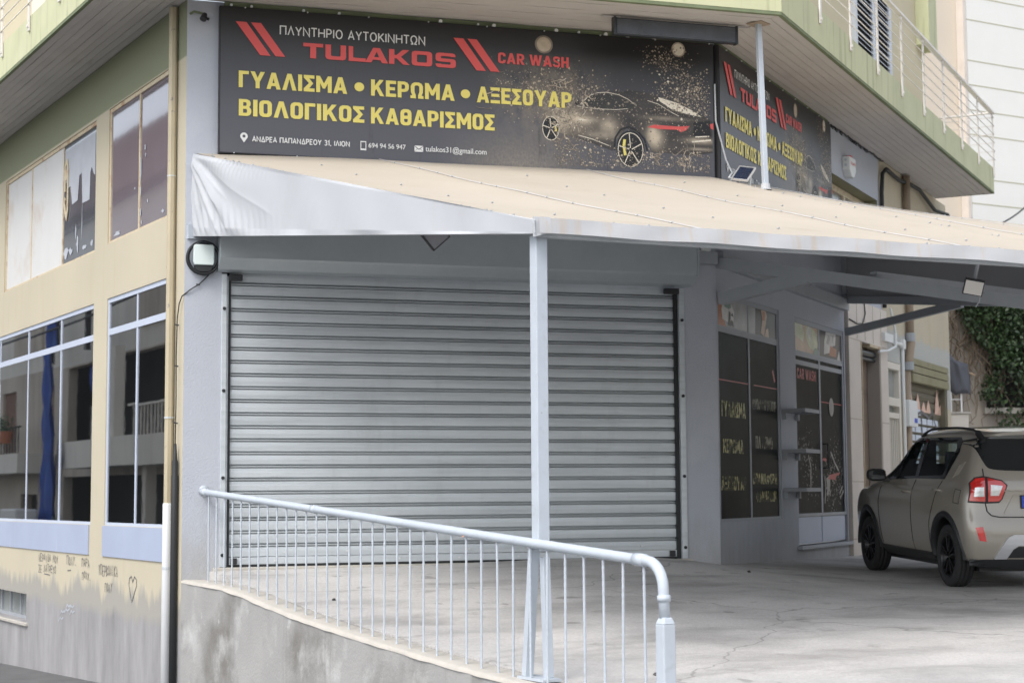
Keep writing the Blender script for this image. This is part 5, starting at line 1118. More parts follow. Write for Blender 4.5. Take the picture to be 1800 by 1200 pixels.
# brown drainpipe on the street wall, grey conduit, meter box, doorbell, wall lamp
D2 = thing('drainpipe', RF.P(8.75, .8, .08), 'brown drainpipe with a dog-leg bend above the graffitied shutter', 'drainpipe')
m = MB(); m.tube([RF.P(8.72, 6.48, .07), RF.P(8.72, 3.98, .07)], .06, 12); m.tube([RF.P(8.72, 3.98, .07), RF.P(8.72, 3.9, .08), RF.P(8.62, 3.62, .06), RF.P(8.62, 3.5, .06)], .065, 12); m.tube([RF.P(8.62, 3.5, .03), RF.P(8.62, .82, .03)], .05, 10); m.build('pipe', 'brown_pipe', D2, smooth=True)
m = MB(); m.tube([RF.P(8.72, 3.92, .07), RF.P(8.72, 4.05, .07)], .075, 12); m.tube([RF.P(8.62, 3.48, .06), RF.P(8.62, 3.6, .06)], .075, 12); m.build_each('joint', 'steel_gray', D2)
m = MB(); m.tube([RF.P(7.75, 3.84, .03), RF.P(8.15, 3.84, .03), RF.P(8.32, 3.84, .03), RF.P(8.34, 3.80, .03), RF.P(8.34, .85, .03)], .028, 8); m.box(RF, 8.27, 8.41, 3.78, 3.92, .0, .07); tag(m.build('service_conduit', 'pale_plastic', bevel=.003), 'white elbowed conduit left of the brown drainpipe', 'conduit')
MX = thing('meter_box', RF.P(8.55, 2.65, .05), 'white meter cabinet left of the graffitied shutter', 'meter box')
m = MB(); m.box(RF, 8.42, 8.95, 2.62, 3.02, .002, .10); m.build('case', 'pale_plastic', MX, bevel=.01)
m = MB(); m.box(RF, 8.72, 8.90, 2.68, 2.75, .101, .104); m.build('sticker', 'plate_blue', MX)
DB = thing('doorbell', RC.P(6.1, 2.4, -.19), 'white video doorbell with a round black lens by the entrance', 'doorbell')
m = MB(); dbp = [(6.10 + .095 * math.cos(R_(a)), 2.42 + (.13 if math.sin(R_(a)) > 0 else -.13) + .075 * math.sin(R_(a))) for a in range(0, 360, 20)]; m.prism(RC, dbp, -.193, -.15); m.build('case', 'pale_plastic', DB, bevel=.008)
m = MB(); m.disc(RC, 6.10, 2.55, .055, .05, -.148, seg=18); m.build('lens', 'black_plastic', DB)
m = MB(); m.box(RC, 7.0, 7.5, 3.80, 3.92, .0, .05); m.tube([RC.P(6.7, 3.62, .03), RC.P(7.1, 3.66, .06), RC.P(7.5, 3.75, .08), RC.P(7.55, 3.95, .07), RC.P(7.4, 4.3, .04)], .02, 8); tag(m.build('cable_box', 'pale_plastic'), 'white cable box on the marble edge beside the barred door', 'junction box')
m = MB(); m.tube([RC.P(5.2, 3.95, .012), RC.P(5.6, 3.92, .012), RC.P(5.9, 3.95, .012), RC.P(6.05, 4.1, .012), RC.P(6.0, 4.25, .012)], .008, 6); tag(m.build('loose_wire', 'black_rubber', smooth=True), 'thin loose wire hanging on the marble above the entrance', 'wire')
# shelves on the pillar between shop window and door
SHF = thing('wall_shelf', RF.P(2.5, 1.6, .02), 'grey three-tier wall shelf on the pillar between shop window and door', 'shelf')
for z in (2.60, 2.125, 1.67):
    m = MB(); m.box(RF, 2.24, 2.84, z - .02, z + .025, .003, .29); m.build('shelf_board', 'gray_frame', SHF, bevel=.003)
    m = MB(); m.box(RF, 2.27, 2.30, z - .10, z - .021, .003, .05); m.box(RF, 2.78, 2.81, z - .10, z - .021, .003, .05); m.build_each('bracket', 'steel_gray', SHF)
# lamps under the awning
FL = thing('floodlight', (3.98, 14.4, 3.3), 'square pale floodlight hung from the awning frame above the car', 'floodlight')
fo = Vector((3.975, 14.4, 3.385)); fh = Vector((.965, .26, 0)).normalized(); fn = Vector((-.22, -.88, -.42)).normalized(); fh = (fh - fn * fh.dot(fn)).normalized(); fv = fn.cross(fh); fv = fv if fv.z > 0 else -fv
FQ = Fq(fo, fh, fv, fn)
m = MB(); m.box(FQ, -.085, .085, -.07, .07, -.05, .0); m.build('housing', 'black_metal', FL, bevel=.005)
m = MB(); m.box(FQ, -.075, .075, -.060, .060, .0, .004); m.build('glass', 'lamp_glass', FL)
m = MB(); m.bar(FQ.P(0, 0, -.05), FQ.P(0, .2, -.12), .03, .02); m.tube([FQ.P(.07, -.07, -.03), FQ.P(.075, -.12, -.03), FQ.P(.06, -.18, -.05)], .006, 6); m.build('bracket', 'steel_gray', FL)
F2 = thing('floodlight', (-.66, 14.6, 3.85), 'black floodlight tilted under the left edge of the awning', 'floodlight')
fo = Vector((-.66, 14.6, 3.90)); fh = Vector((.72, .1, .66)).normalized(); fn = Vector((.2, -.6, -.25)).normalized(); fn = (fn - fh * fn.dot(fh)).normalized(); fv = fn.cross(fh)
FQ = Fq(fo, fh, fv, fn)
m = MB(); m.box(FQ, -.10, .10, -.10, .10, -.05, .0); m.build('housing', 'black_plastic', F2, bevel=.006)
m = MB(); m.box(FQ, -.085, .085, -.085, .085, .0, .004); m.build('glass', 'glass_blue', F2)
m = MB(); m.bar(FQ.P(0, 0, -.03), FQ.P(.05, -.02, -.03) + Vector((0, 0, .32)), .03, .02); m.build('bracket', 'black_plastic', F2)
m = MB(); m.box(FF, 5.36, 5.48, 4.19, 4.33, .09, .15); tag(m.build('sensor_box', 'pale_plastic', bevel=.006), 'small white box under the awning right of the shutter box', 'sensor')
# wall lamp on the upper floor, left
WL = thing('wall_lamp', LF.P(5.6, 7.9, .3), 'dark cylindrical lamp with white ring behind the left balcony railing', 'lamp')
m = MB(); m.tube([LB.P(2.05, 7.62, -.25), LB.P(2.05, 7.18, -.25)], .07, 14); m.build('shade', 'cloth_dark', WL, smooth=True)
m = MB(); m.tube([LB.P(2.05, 7.18, -.25), LB.P(2.05, 7.12, -.25)], .075, 14); m.build('ring', 'white_metal', WL)
m = MB(); m.bar(LB.P(2.05, 7.6, -.25), LB.P(2.05, 7.6, -.80), .03, .03); m.build('bracket', 'black_metal', WL)
# pebbles and litter on the forecourt
for i, (x, y, r) in enumerate([(-1.55, 14.6, .018), (2.35, 17.0, .02), (.9, 10.9, .02), (.1, 13.2, .015), (3.4, 11.2, .015)]):
    m = MB(); q = random.Random(i); z = gz(x, y); m.tube([(x, y, z - .004), (x + .01, y, z + r * .5), (x + .012, y, z + r)], [r, r * .9, r * .3], 7); 
    tag(m.build('pebble', 'black_plastic' if i == 0 else 'pr_dark'), 'black clod lying on the forecourt behind the railing, largest of the loose stones' if i == 0 else 'tiny dark stone lying loose on the concrete forecourt', 'stone', 'loose stones on the forecourt')
# ------------------------------------------------------------------ parked car
MT['tint'] = bpy.data.materials.new('tint'); _m = MT['tint']; _m.use_nodes = True; _n = _m.node_tree
_b = _n.nodes['Principled BSDF']; _b.inputs['Base Color'].default_value = (.01, .012, .013, 1); _b.inputs['Roughness'].default_value = .02
_t = _n.nodes.new('ShaderNodeBsdfTransparent'); _t.inputs[0].default_value = (.62, .70, .70, 1); _x = _n.nodes.new('ShaderNodeMixShader'); _x.inputs[0].default_value = .28
L(_n, _t.outputs[0], _x.inputs[1]); L(_n, _b.outputs[0], _x.inputs[2]); L(_n, _x.outputs[0], _n.nodes['Material Output'].inputs[0])
CAR = thing('parked_car', (5.1215, 16.9865, .7013), 'beige compact SUV parked on the forecourt, seen from its rear left', 'car')
CAR.rotation_euler = (R_(1.27), 0, R_(6.287)); BASE[CAR.as_pointer()] = Vector((0, 0, 0))
TY = [-.6, -.4, -.2, .2, .7, 1.1, 1.4, 1.62, 1.85, 2.08, 2.22, 2.45, 2.7, 2.9, 3.1]
TZ = [1.515, 1.535, 1.56, 1.585, 1.59, 1.575, 1.535, 1.42, 1.255, 1.09, 1.035, 1.00, .955, .90, .84]
lowx = [(0, .20), (.55, .20), (.70, .22), (.775, .28), (.81, .38), (.828, .52), (.838, .68), (.835, .82), (.822, .92), (.798, .985), (.775, 1.02)]
ghx = [(.752, .12), (.722, .3), (.686, .52), (.645, .74), (.60, .88), (.53, .955), (.44, .985), (.30, 1.005), (.15, 1.015), (0, 1.02)]
hdx = [(.775, .25), (.745, .5), (.70, .7), (.65, .82), (.58, .9), (.50, .95), (.42, .975), (.28, .99), (.14, 1.0), (0, 1.0)]
def dens(P, k=4):
    o = []
    for a, b in zip(P[:-1], P[1:]): o += [(a[0] + (b[0] - a[0]) * i / k, a[1] + (b[1] - a[1]) * i / k) for i in range(k)]
    return o + [P[-1]]
def smooth1(a, n=3):
    a = np.array(a, float)
    for _ in range(n): a[1:-1] = (a[:-2] + 2 * a[1:-1] + a[2:]) / 4
    return a
def section(zt):
    b = max(0, min(1, (zt - 1.05) / .38)); low = []
    for x, z in lowx:
        if z > .9: z = .9 + (z - .9) * min(1, max(.25, (zt - .9 - .03) / .14))
        low.append((x, z))
    zb = low[-1][1]; up = []
    for (x1, g1), (x2, g2) in zip(ghx, hdx): up.append((x1 * b + x2 * (1 - b), zb + (zt - zb) * (g1 * b + g2 * (1 - b))))
    d = dens(low + up, 3); return smooth1([p[0] for p in d]), smooth1([p[1] for p in d])
def zt_of(y): return float(np.interp(y, TY, TZ))
ZR = [.2, .30, .42, .56, .64, .72, .82, .98, 1.06, 1.15, 1.30, 1.45, 1.53, 1.60]; YR = [-.50, -.565, -.60, -.605, -.595, -.565, -.55, -.545, -.53, -.50, -.445, -.40, -.40, -.38]
ZF = [.2, .40, .60, .78, .88, .96, 1.05]; YF = [2.93, 3.05, 3.09, 3.06, 2.99, 2.88, 2.75]
rings = []
def ring(y, xf, zt, yfun=None):
    X, Z = section(zt); Y = np.full(len(X), y) if yfun is None else np.array([yfun(z) for z in Z]) + y
    if yfun is not None: Y = smooth1(Y, 2)
    rings.append(np.stack([X * xf, Y, Z], 1))
yr = lambda z: float(np.interp(z, ZR, YR)); yf = lambda z: float(np.interp(z, ZF, YF))
for f in (.0, .2, .4, .6, .8): ring(0., .86 * f, zt_of(-.45), yr)
for d, f in ((0., .86), (.012, .915), (.035, .955), (.075, .982), (.13, .995), (.21, 1.0)): ring(d, f, zt_of(-.45 + d), yr)
ys = np.linspace(-.02, 2.62, 62)
zts = smooth1([zt_of(y) for y in ys], 3)
for y, zt in zip(ys, zts): ring(y, 1. if y < 2.3 else 1 - .04 * ((y - 2.3) / .32) ** 2, zt)
for d, f in ((-.22, .95), (-.12, .925), (-.05, .885), (0., .80)): ring(d, f, .955, yf)
for f in (.6, .4, .2, .0): ring(0., .8 * f, .955, yf)
nl = len(rings[0]); m = MB()
for rg in rings:
    for x, y, z in rg: m.v.append(Vector((-x, y, z)))
nr = len(rings); k2 = len(m.v)
for rg in rings:
    for x, y, z in rg: m.v.append(Vector((x, y, z)))
for i in range(nr - 1):
    for j in range(nl - 1):
        for o_ in (0, k2): a = o_ + i * nl + j; m.f.append((a, a + 1, a + nl + 1, a + nl)); m.m.append(0)
me = bpy.data.meshes.new('body'); me.from_pydata(m.v, [], m.f)
bm = bmesh.new(); bm.from_mesh(me); bmesh.ops.remove_doubles(bm, verts=bm.verts[:], dist=.0008); bmesh.ops.dissolve_degenerate(bm, dist=.0004, edges=bm.edges[:])
bmesh.ops.holes_fill(bm, edges=[e for e in bm.edges if e.is_boundary], sides=0); bmesh.ops.recalc_face_normals(bm, faces=bm.faces[:]); bmesh.ops.triangulate(bm, faces=[f for f in bm.faces if len(f.verts) > 4])
BV = BVHTree.FromBMesh(bm); bm.to_mesh(me); bm.free()
for nm in ('carpaint', 'black_plastic'): me.materials.append(MT[nm])
body = bpy.data.objects.new('body', me); COL.objects.link(body)
# cutters: wheel wells and the two pairs of side windows
cm = MB()
class Loc:
    def P(s, a, z, n=0.): return Vector((n, a, z))
LC = Loc()
def cyl(yc, x0, x1, r=.375, zc=.318): cm.prism(LC, [(yc + r * math.cos(2 * math.pi * i / 40), zc + r * math.sin(2 * math.pi * i / 40)) for i in range(40)], x0, x1, 0)
for yc in (0., 2.435):
    for sx_ in (-1, 1): cyl(yc, *( (-.95, -.42) if sx_ < 0 else (.42, .95)))
cm.prism(LC, [(1.02, 1.085), (1.70, 1.065), (1.36, 1.43), (1.02, 1.46)], -1.21, 1.21); cm.prism(LC, [(.24, 1.10), (.92, 1.085), (.92, 1.46), (.10, 1.455), (.04, 1.36)], -1.2, 1.2)
cut_b = MB(); cut_b.prism(LC, [(-.15, 1.04), (1.82, 1.04), (1.40, 1.43), (-.15, 1.47)], -.56, .56); cut_c = MB(); cut_c.prism(LC, [(1.26, 1.50), (1.80, 1.085), (2.05, 1.12), (1.62, 1.72)], -.53, .53)
cuts = []
for cm in (cm, cut_b, cut_c):
    cme = bpy.data.meshes.new('cut'); cme.from_pydata(cm.v, [], cm.f); cme.materials.append(MT['black_plastic'])
    bm = bmesh.new(); bm.from_mesh(cme); bmesh.ops.recalc_face_normals(bm, faces=bm.faces[:]); bm.to_mesh(cme); bm.free()
    cut = bpy.data.objects.new('cut', cme); COL.objects.link(cut); cuts.append(cut)
    md = body.modifiers.new('b', 'BOOLEAN'); md.operation = 'DIFFERENCE'; md.solver = 'EXACT'; md.object = cut; md.material_mode = 'TRANSFER'
dg = bpy.context.evaluated_depsgraph_get(); dg.update(); nm_ = bpy.data.meshes.new_from_object(body.evaluated_get(dg)); body.modifiers.clear(); body.data = nm_
for cut in cuts: bpy.data.objects.remove(cut)
nm_.name = 'body'
for p in nm_.polygons: 
    if p.center.z < .285: p.material_index = 1 if len(nm_.materials) > 1 else 0
nm_.polygons.foreach_set('use_smooth', [True] * len(nm_.polygons))
md = body.modifiers.new('es', 'EDGE_SPLIT'); md.split_angle = R_(42)
body.parent = CAR; BASE[body.as_pointer()] = Vector((0, 0, 0))
def side_pt(y, z, off, sgn=-1):
    h = BV.ray_cast(Vector((sgn * 3, y, z)), Vector((-sgn, 0, 0)))
    if h[0] is None: return Vector((sgn * .8, y, z))
    n = h[1]; n = n if n.x * sgn > 0 else -n; return h[0] + n * off
def rear_pt(x, z, off):
    h = BV.ray_cast(Vector((x, -3, z)), Vector((0, 1, 0)))
    if h[0] is None: return Vector((x, -.5, z))
    n = h[1]; n = n if n.y < 0 else -n; return h[0] + n * off
def top_pt(x, y, off):
    h = BV.ray_cast(Vector((x, y, 3)), Vector((0, 0, -1))); return h[0] + Vector((0, 0, off))
def patch(poly, fn, off, name, mat_, res=.04, parent=body, thick=.0):
    """polygon laid over the bodywork: cut to a grid, then dropped on to the surface"""
    bm = bmesh.new(); vs = [bm.verts.new((a, b, 0)) for a, b in poly]; bm.faces.new(vs)
    xs = [p[0] for p in poly]; zs = [p[1] for p in poly]
    for lo, hi, ax in ((min(xs), max(xs), 0), (min(zs), max(zs), 1)):
        n_ = int((hi - lo) / res)
        for i in range(1, n_ + 1):
            c = lo + (hi - lo) * i / (n_ + 1); co_ = (c, 0, 0) if ax == 0 else (0, c, 0); no = (1, 0, 0) if ax == 0 else (0, 1, 0)
            bmesh.ops.bisect_plane(bm, geom=bm.verts[:] + bm.edges[:] + bm.faces[:], plane_co=co_, plane_no=no)
    mb = MB(); bm.verts.index_update(); V = [fn(v.co.x, v.co.y, off) for v in bm.verts]; F = [[v.index for v in f.verts] for f in bm.faces]
    bnd = [(e.verts[0].index, e.verts[1].index) for e in bm.edges if e.is_boundary]; V2 = [fn(v.co.x, v.co.y, -.012) for v in bm.verts]; bm.free()
    k = len(V); mb.add(V + V2, F + [(a, b, b + k, a + k) for a, b in bnd])
    return mb.build(name, mat_, parent, smooth=False)
def smooth_poly(P, r=2):
    for _ in range(r):
        Q = []
        for a, b in zip(P, P[1:] + P[:1]): Q += [(a[0] * .75 + b[0] * .25, a[1] * .75 + b[1] * .25), (a[0] * .25 + b[0] * .75, a[1] * .25 + b[1] * .75)]
        P = Q
    return P
for sg in (-1, 1):
    sp_ = lambda y, z, off, sg=sg: side_pt(y, z, off, sg)
    # black window surround in pieces round the openings, tinted panes in them
    patch([(.92, 1.06), (1.02, 1.06), (1.02, 1.475), (.92, 1.475)], sp_, .005, 'window_pillar', 'carglass')
    patch([(.16, 1.06), (.92, 1.06), (.92, 1.085), (.24, 1.10), (.04, 1.36), (.10, 1.455), (.92, 1.46), (.92, 1.485), (.05, 1.48), (-.03, 1.44), (-.05, 1.33)], sp_, .005, 'window_surround', 'carglass')
    patch([(1.02, 1.06), (1.92, 1.03), (1.36, 1.485), (1.02, 1.485), (1.02, 1.46), (1.36, 1.43), (1.70, 1.065), (1.02, 1.085)], sp_, .005, 'window_surround', 'carglass')
    patch([(1.02, 1.085), (1.70, 1.065), (1.36, 1.43), (1.02, 1.46)], sp_, .001, 'side_window', 'tint', res=.2)
    patch([(.24, 1.10), (.92, 1.085), (.92, 1.46), (.10, 1.455), (.04, 1.36)], sp_, .001, 'side_window', 'tint', res=.2)
    for yc in (0., 2.435):     # black arch trims
        mb = MB(); N = 26; prev = None
        for i in range(N + 1):
            a = R_(-4 + 188 * i / N); row = []
            for r, off in ((.372, -.03), (.374, .016), (.395, .022), (.425, .016), (.435, -.004)):
                y_, z_ = yc + r * math.cos(a), .318 + r * math.sin(a); q_ = side_pt(y_, max(.25, min(1, z_)), 0, sg); row.append(Vector((max(abs(q_.x), .79) * sg + sg * off, y_, z_)))
            mb.v += row
        for i in range(N):
            for j in range(4): mb.f.append((i * 5 + j, i * 5 + j + 1, (i + 1) * 5 + j + 1, (i + 1) * 5 + j)); mb.m.append(0)
        mb.build('arch_trim', 'black_plastic', body, smooth=True)
    patch([(.44, .24), (2.0, .24), (2.0, .325), (.44, .315)], sp_, .018, 'sill_trim', 'black_plastic')
    # mirror
    mb = MB(); c = Vector((.93 * sg, 1.80, 1.09)); N = 14
    for i, (yy, s_) in enumerate(((-.075, .75), (-.06, .95), (-.02, 1.0), (.03, .92), (.07, .7), (.09, .35))):
        for j in range(N): t = 2 * math.pi * j / N; mb.v.append(c + Vector((.105 * s_ * (abs(math.cos(t)) ** .6) * (1 if math.cos(t) > 0 else -1), yy, .07 * s_ * (abs(math.sin(t)) ** .6) * (1 if math.sin(t) > 0 else -1) * (1 if sg else 1))))
    for i in range(5):
        for j in range(N): mb.f.append((i * N + j, i * N + (j + 1) % N, (i + 1) * N + (j + 1) % N, (i + 1) * N + j)); mb.m.append(0)
    mb.f += [tuple(range(N)), tuple(range(5 * N, 6 * N))]; mb.m += [0, 0]
    mb.bar(c + Vector((-.09 * sg, .02, -.05)), Vector((.76 * sg, 1.80, 1.03)), .05, .04); mir = mb.build('mirror', 'black_plastic', body, smooth=False, bevel=.004)
    mb = MB(); mb.box(Loc(), c.y - .079, c.y - .077, c.z - .045, c.z + .045, c.x - .075, c.x + .075); mb.build('mirror_glass', 'carglass', mir)
    # door seams, handles, fuel flap, rail
    mb = MB()
    def seam(P):
        for (a, b), (c_, d) in zip(P[:-1], P[1:]):
            n_ = 8
            for i in range(n_):
                q0 = sp_(a + (c_ - a) * i / n_, b + (d - b) * i / n_, .0015); q1 = sp_(a + (c_ - a) * (i + 1) / n_, b + (d - b) * (i + 1) / n_, .0015); mb.bar(q0, q1, .006, .006)
    seam([(.97, 1.05), (.97, .32)]); seam([(.20, 1.05), (.30, .84), (.44, .62), (.46, .34)]); seam([(1.98, .98), (2.02, .8), (1.96, .34)]); mb.build_each('door_gap', 'black_rubber', body) if False else mb.build('door_gap', 'black_rubber', body)
    for yy, zz_ in ((1.12, .915), (.22, .945)):
        mb = MB(); pts = [sp_(yy - .09, zz_, -.005), sp_(yy - .07, zz_, .03), sp_(yy + .0, zz_, .036), sp_(yy + .07, zz_, .03), sp_(yy + .09, zz_, -.005)]; mb.tube(pts, .013, 8); mb.build('door_handle', 'carpaint', body, smooth=True)
    mb = MB(); ry = np.linspace(1.28, -.36, 18); pts = []
    for i, y_ in enumerate(ry):
        hgt = .042 * min(1, i / 3., (17 - i) / 2.) ** .6 + .005; q_ = top_pt(.575 * sg, float(y_), hgt) if BV.ray_cast(Vector((.575 * sg, float(y_), 3)), Vector((0, 0, -1)))[0] is not None else Vector((.575 * sg, y_, 1.55)); pts.append(q_)
    mb.tube(pts, [.010] + [.013] * 16 + [.018], 8); mb.bar(pts[-2] + Vector((0, 0, .0)), pts[-1] + Vector((0, -.05, -.03)), .04, .045); mb.bar(pts[1], pts[1] + Vector((0, .02, -.05)), .03, .03); mb.build('roof_rail', 'black_plastic', body, smooth=False)
mb = MB()
def sl(P):
    for (a, b), (c_, d) in zip(P[:-1], P[1:]):
        for i in range(5): mb.bar(side_pt(a + (c_ - a) * i / 5, b + (d - b) * i / 5, .0012), side_pt(a + (c_ - a) * (i + 1) / 5, b + (d - b) * (i + 1) / 5, .0012), .005, .005)
sl([(-.24, .97), (-.24, .84), (-.38, .83), (-.39, .96), (-.24, .97)]); mb.build('fuel_flap_gap', 'black_rubber', body)
mb = MB()
for i in range(3):
    y0_ = -.06 - .055 * i; mb.tube([side_pt(y0_, 1.08 + .015 * i, .002), side_pt(y0_ - .10, 1.21 + .015 * i, .002)], .006, 6)
mb.build('pillar_slash', 'carpaint', body)
patch([(-.53, 1.29), (.53, 1.29), (.53, 1.78), (-.53, 1.78)], top_pt, .002, 'windscreen', 'tint', res=.25)
# rear: window, hatch line, lamps, bumper, plate
rg_ = smooth_poly([(-.655, 1.40), (-.63, 1.475), (-.2, 1.50), (.2, 1.50), (.63, 1.475), (.655, 1.40), (.60, 1.195), (.52, 1.155), (.2, 1.145), (-.2, 1.145), (-.52, 1.155), (-.60, 1.195)], 2)
patch(rg_, rear_pt, .005, 'rear_window', 'carglass')
mb = MB()
def rl(P, w_=.007):
    for (a, b), (c_, d) in zip(P[:-1], P[1:]):
        n_ = 6
        for i in range(n_): mb.bar(rear_pt(a + (c_ - a) * i / n_, b + (d - b) * i / n_, .001), rear_pt(a + (c_ - a) * (i + 1) / n_, b + (d - b) * (i + 1) / n_, .001), w_, w_)
hl = [(-.625, 1.17), (-.63, .86), (-.615, .76), (-.575, .72), (-.5, .705), (0, .70), (.5, .705), (.575, .72), (.615, .76), (.63, .86), (.625, 1.17)]
rl(hl, .010); mb.build('hatch_gap', 'black_rubber', body)
mb = MB(); rl([(-.46, .955), (.46, .955)], .012); rl([(-.45, .735), (-.34, .92)], .004); rl([(.45, .735), (.34, .92)], .004); mb.build('hatch_crease', 'carpaint', body)
for sg in (-1, 1):
    f = lambda P: [(x * -sg, z) for x, z in P]
    patch(f([(-.79, .845), (-.755, 1.03), (-.71, 1.085), (-.63, 1.10), (-.45, 1.06), (-.395, 1.01), (-.455, .875), (-.49, .84), (-.62, .835)]), rear_pt, .006, 'tail_lamp_rim', 'black_rubber', res=.03)
    tl_ = patch(f([(-.775, .86), (-.742, 1.025), (-.70, 1.072), (-.622, 1.082), (-.632, .852)]), rear_pt, .016, 'tail_lamp', 'tail_red', res=.03)
    patch(f([(-.603, .852), (-.595, 1.078), (-.455, 1.046), (-.412, 1.005), (-.468, .88), (-.495, .855)]), rear_pt, .016, 'tail_lamp', 'tail_red', res=.03)
    patch(f([(-.738, .90), (-.722, .985), (-.64, .99), (-.64, .902)]), rear_pt, .020, 'lamp_lens', 'tail_clear', res=.03)
    patch(f([(-.578, .908), (-.57, 1.012), (-.452, 1.002), (-.495, .91)]), rear_pt, .020, 'lamp_lens', 'tail_clear', res=.03)
    patch(smooth_poly(f([(-.75, .45), (-.77, .62), (-.60, .63), (-.58, .44)]), 1), rear_pt, .004, 'reflector_housing', 'carpaint', res=.03)
    patch(f([(-.748, .608), (-.675, .612), (-.645, .472), (-.712, .482)]), rear_pt, .009, 'reflector', 'tail_red', res=.03)
patch([(-.56, .31), (-.50, .42), (-.43, .51), (-.37, .535), (.37, .535), (.43, .51), (.50, .42), (.56, .31), (.44, .31), (.38, .40), (.33, .43), (-.33, .43), (-.38, .40), (-.44, .31)], rear_pt, .022, 'skid_plate', 'silver', res=.05)
patch([(-.43, .315), (-.37, .395), (-.32, .42), (.32, .42), (.37, .395), (.43, .315)], rear_pt, .006, 'bumper_lower', 'black_plastic', res=.05)
patch([(-.78, .235), (-.78, .30), (.78, .30), (.78, .235)], rear_pt, .010, 'bumper_edge', 'black_plastic', res=.06)
mb = MB(); y_ = rear_pt(0, .85, 0).y
mb.v = []; mb.box(Loc(), y_ - .022, y_ - .004, .785, .915, -.275, .275); pl_ = mb.build('number_plate', 'black_plastic', body)
mb = MB(); mb.box(Loc(), y_ - .026, y_ - .0225, .795, .905, -.21, .255); mb.build('plate_face', 'plate_white', pl_)
mb = MB(); mb.box(Loc(), y_ - .026, y_ - .0225, .795, .905, -.268, -.21); mb.build('plate_band', 'plate_blue', pl_)
class RearQ:
    def P(s, a, z, n=0.): return Vector((a, y_ - .0265 - n, z))
mb = MB(); put_text(mb, 'GR', RearQ(), -.248, -.217, .81, .835, 0., .01); mb.build('plate_letters', 'plate_white', pl_, fix=False)
mb = MB()
for i in range(12): a = R_(i * 30); mb.box(Loc(), y_ - .0268, y_ - .0262, .872 + .014 * math.sin(a) - .002, .872 + .014 * math.sin(a) + .002, -.2325 + .014 * math.cos(a) - .002, -.2325 + .014 * math.cos(a) + .002)
mb.build('plate_stars', 'sign_yellow', pl_)
q_ = top_pt(.0, -.28, 0); mb = MB(); mb.tube([q_ + Vector((0, .04, -.005)), q_ + Vector((0, .03, .02)), q_ + Vector((0, .0, .035)), q_ + Vector((0, -.16, .26))], [.035, .028, .008, .004], 8); mb.build('aerial', 'black_plastic', body, smooth=True)
mb = MB(); mb.tube([side_pt(1.45, .95, -.35) + Vector((.14 * math.cos(t), 0, .14 * math.sin(t) + .08)) for t in np.linspace(0, 6.283, 20)], .014, 6); mb.build('steering_wheel', 'black_plastic', body)
mb = MB()
for x_ in (-.33, .33):
    for yy in (.95, .18): mb.box(Loc(), yy - .05, yy + .05, 1.0, 1.34, x_ - .12, x_ + .12)
mb.build('headrest', 'cloth_dark', body, bevel=.03)
# wheels
def lathe(prof, c, sgn, seg=44):
    mb = MB()
    for i in range(seg):
        t = 2 * math.pi * i / seg
        for x, r in prof: mb.v.append(Vector((c[0] + sgn * x, c[1] + r * math.cos(t), c[2] + r * math.sin(t))))
    k = len(prof)
    for i in range(seg):
        for j in range(k - 1): mb.f.append((i * k + j, i * k + j + 1, ((i + 1) % seg) * k + j + 1, ((i + 1) % seg) * k + j)); mb.m.append(0)
    return mb
for yc in (0., 2.435):
    for sg in (-1, 1):
        c = (.725 * sg, yc, .308)
        tp = [(-.085, .20), (-.09, .26), (-.088, .288), (-.078, .302), (-.062, .307), (-.048, .307), (-.046, .302), (-.040, .302), (-.038, .308), (-.006, .308), (-.004, .302), (.004, .302), (.006, .308), (.038, .308), (.040, .302), (.046, .302), (.048, .307), (.062, .307), (.078, .302), (.088, .288), (.092, .26), (.085, .215), (.07, .205)]
        wh = lathe(tp, c, sg, 56).build('wheel', 'tyre', CAR, smooth=True)
        rm = lathe([(.07, .206), (.082, .208), (.084, .200), (.06, .19), (.0, .185), (.0, .06), (.055, .055), (.06, .0)], c, sg).build('rim', 'rim_black', wh, smooth=True)
        mb = MB()
        for i in range(5):
            a = 2 * math.pi * i / 5 + .3; d = Vector((0, math.cos(a), math.sin(a))); tt = Vector((0, -math.sin(a), math.cos(a))); cc = Vector(c) + Vector((sg * .068, 0, 0))
            for s2 in (-1, 1): mb.bar(cc + d * .04 + tt * .012 * s2, cc + d * .198 + tt * .045 * s2, .018, .022, up=Vector((1, 0, 0)))
        mb.build('spokes', 'rim_black', wh, bevel=.003)
mb = MB(); mb.box(Loc(), -.35, 2.7, .17, .26, -.62, .62); mb.build('underbody', 'black_plastic', body)

# ------------------------------------------------------------------ what stands behind and across
GW = Fr((7.3, 31.0), 82)
GD = thing('garden_wall', GW.P(4, .8), 'stained plaster garden wall half covered by ivy, behind the car', 'wall')
wall(GW, -2.5, 9, -.3, 5.3, [(1.5, 2.7, 3.18, 4.2)], .3).build('wall_face', 'garden_wall', GD)
m = MB(); m.box(GW, 1.42, 3.0, 3.06, 3.17, -.28, .10); m.build('ledge', 'concrete_cap', GD, bevel=.01)
m = MB()
for i in range(12): m.tube([GW.P(1.55 + i * .1, 3.18, -.1), GW.P(1.55 + i * .1, 4.2, -.1)], .014, 6)
m.box(GW, 1.5, 2.7, 3.3, 3.33, -.12, -.08); m.build('iron_bars', 'black_metal', GD)
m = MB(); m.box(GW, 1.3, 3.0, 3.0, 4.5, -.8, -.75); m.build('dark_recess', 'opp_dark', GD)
PW = thing('pillar', GW.P(1.2, .8, .5), 'short white rendered pillar at the end of the yellow building', 'pillar')
m = MB(); m.box(GW, .30, .83, .3, 3.02, .25, .75); m.build('shaft', 'pillar_white', PW, bevel=.015)
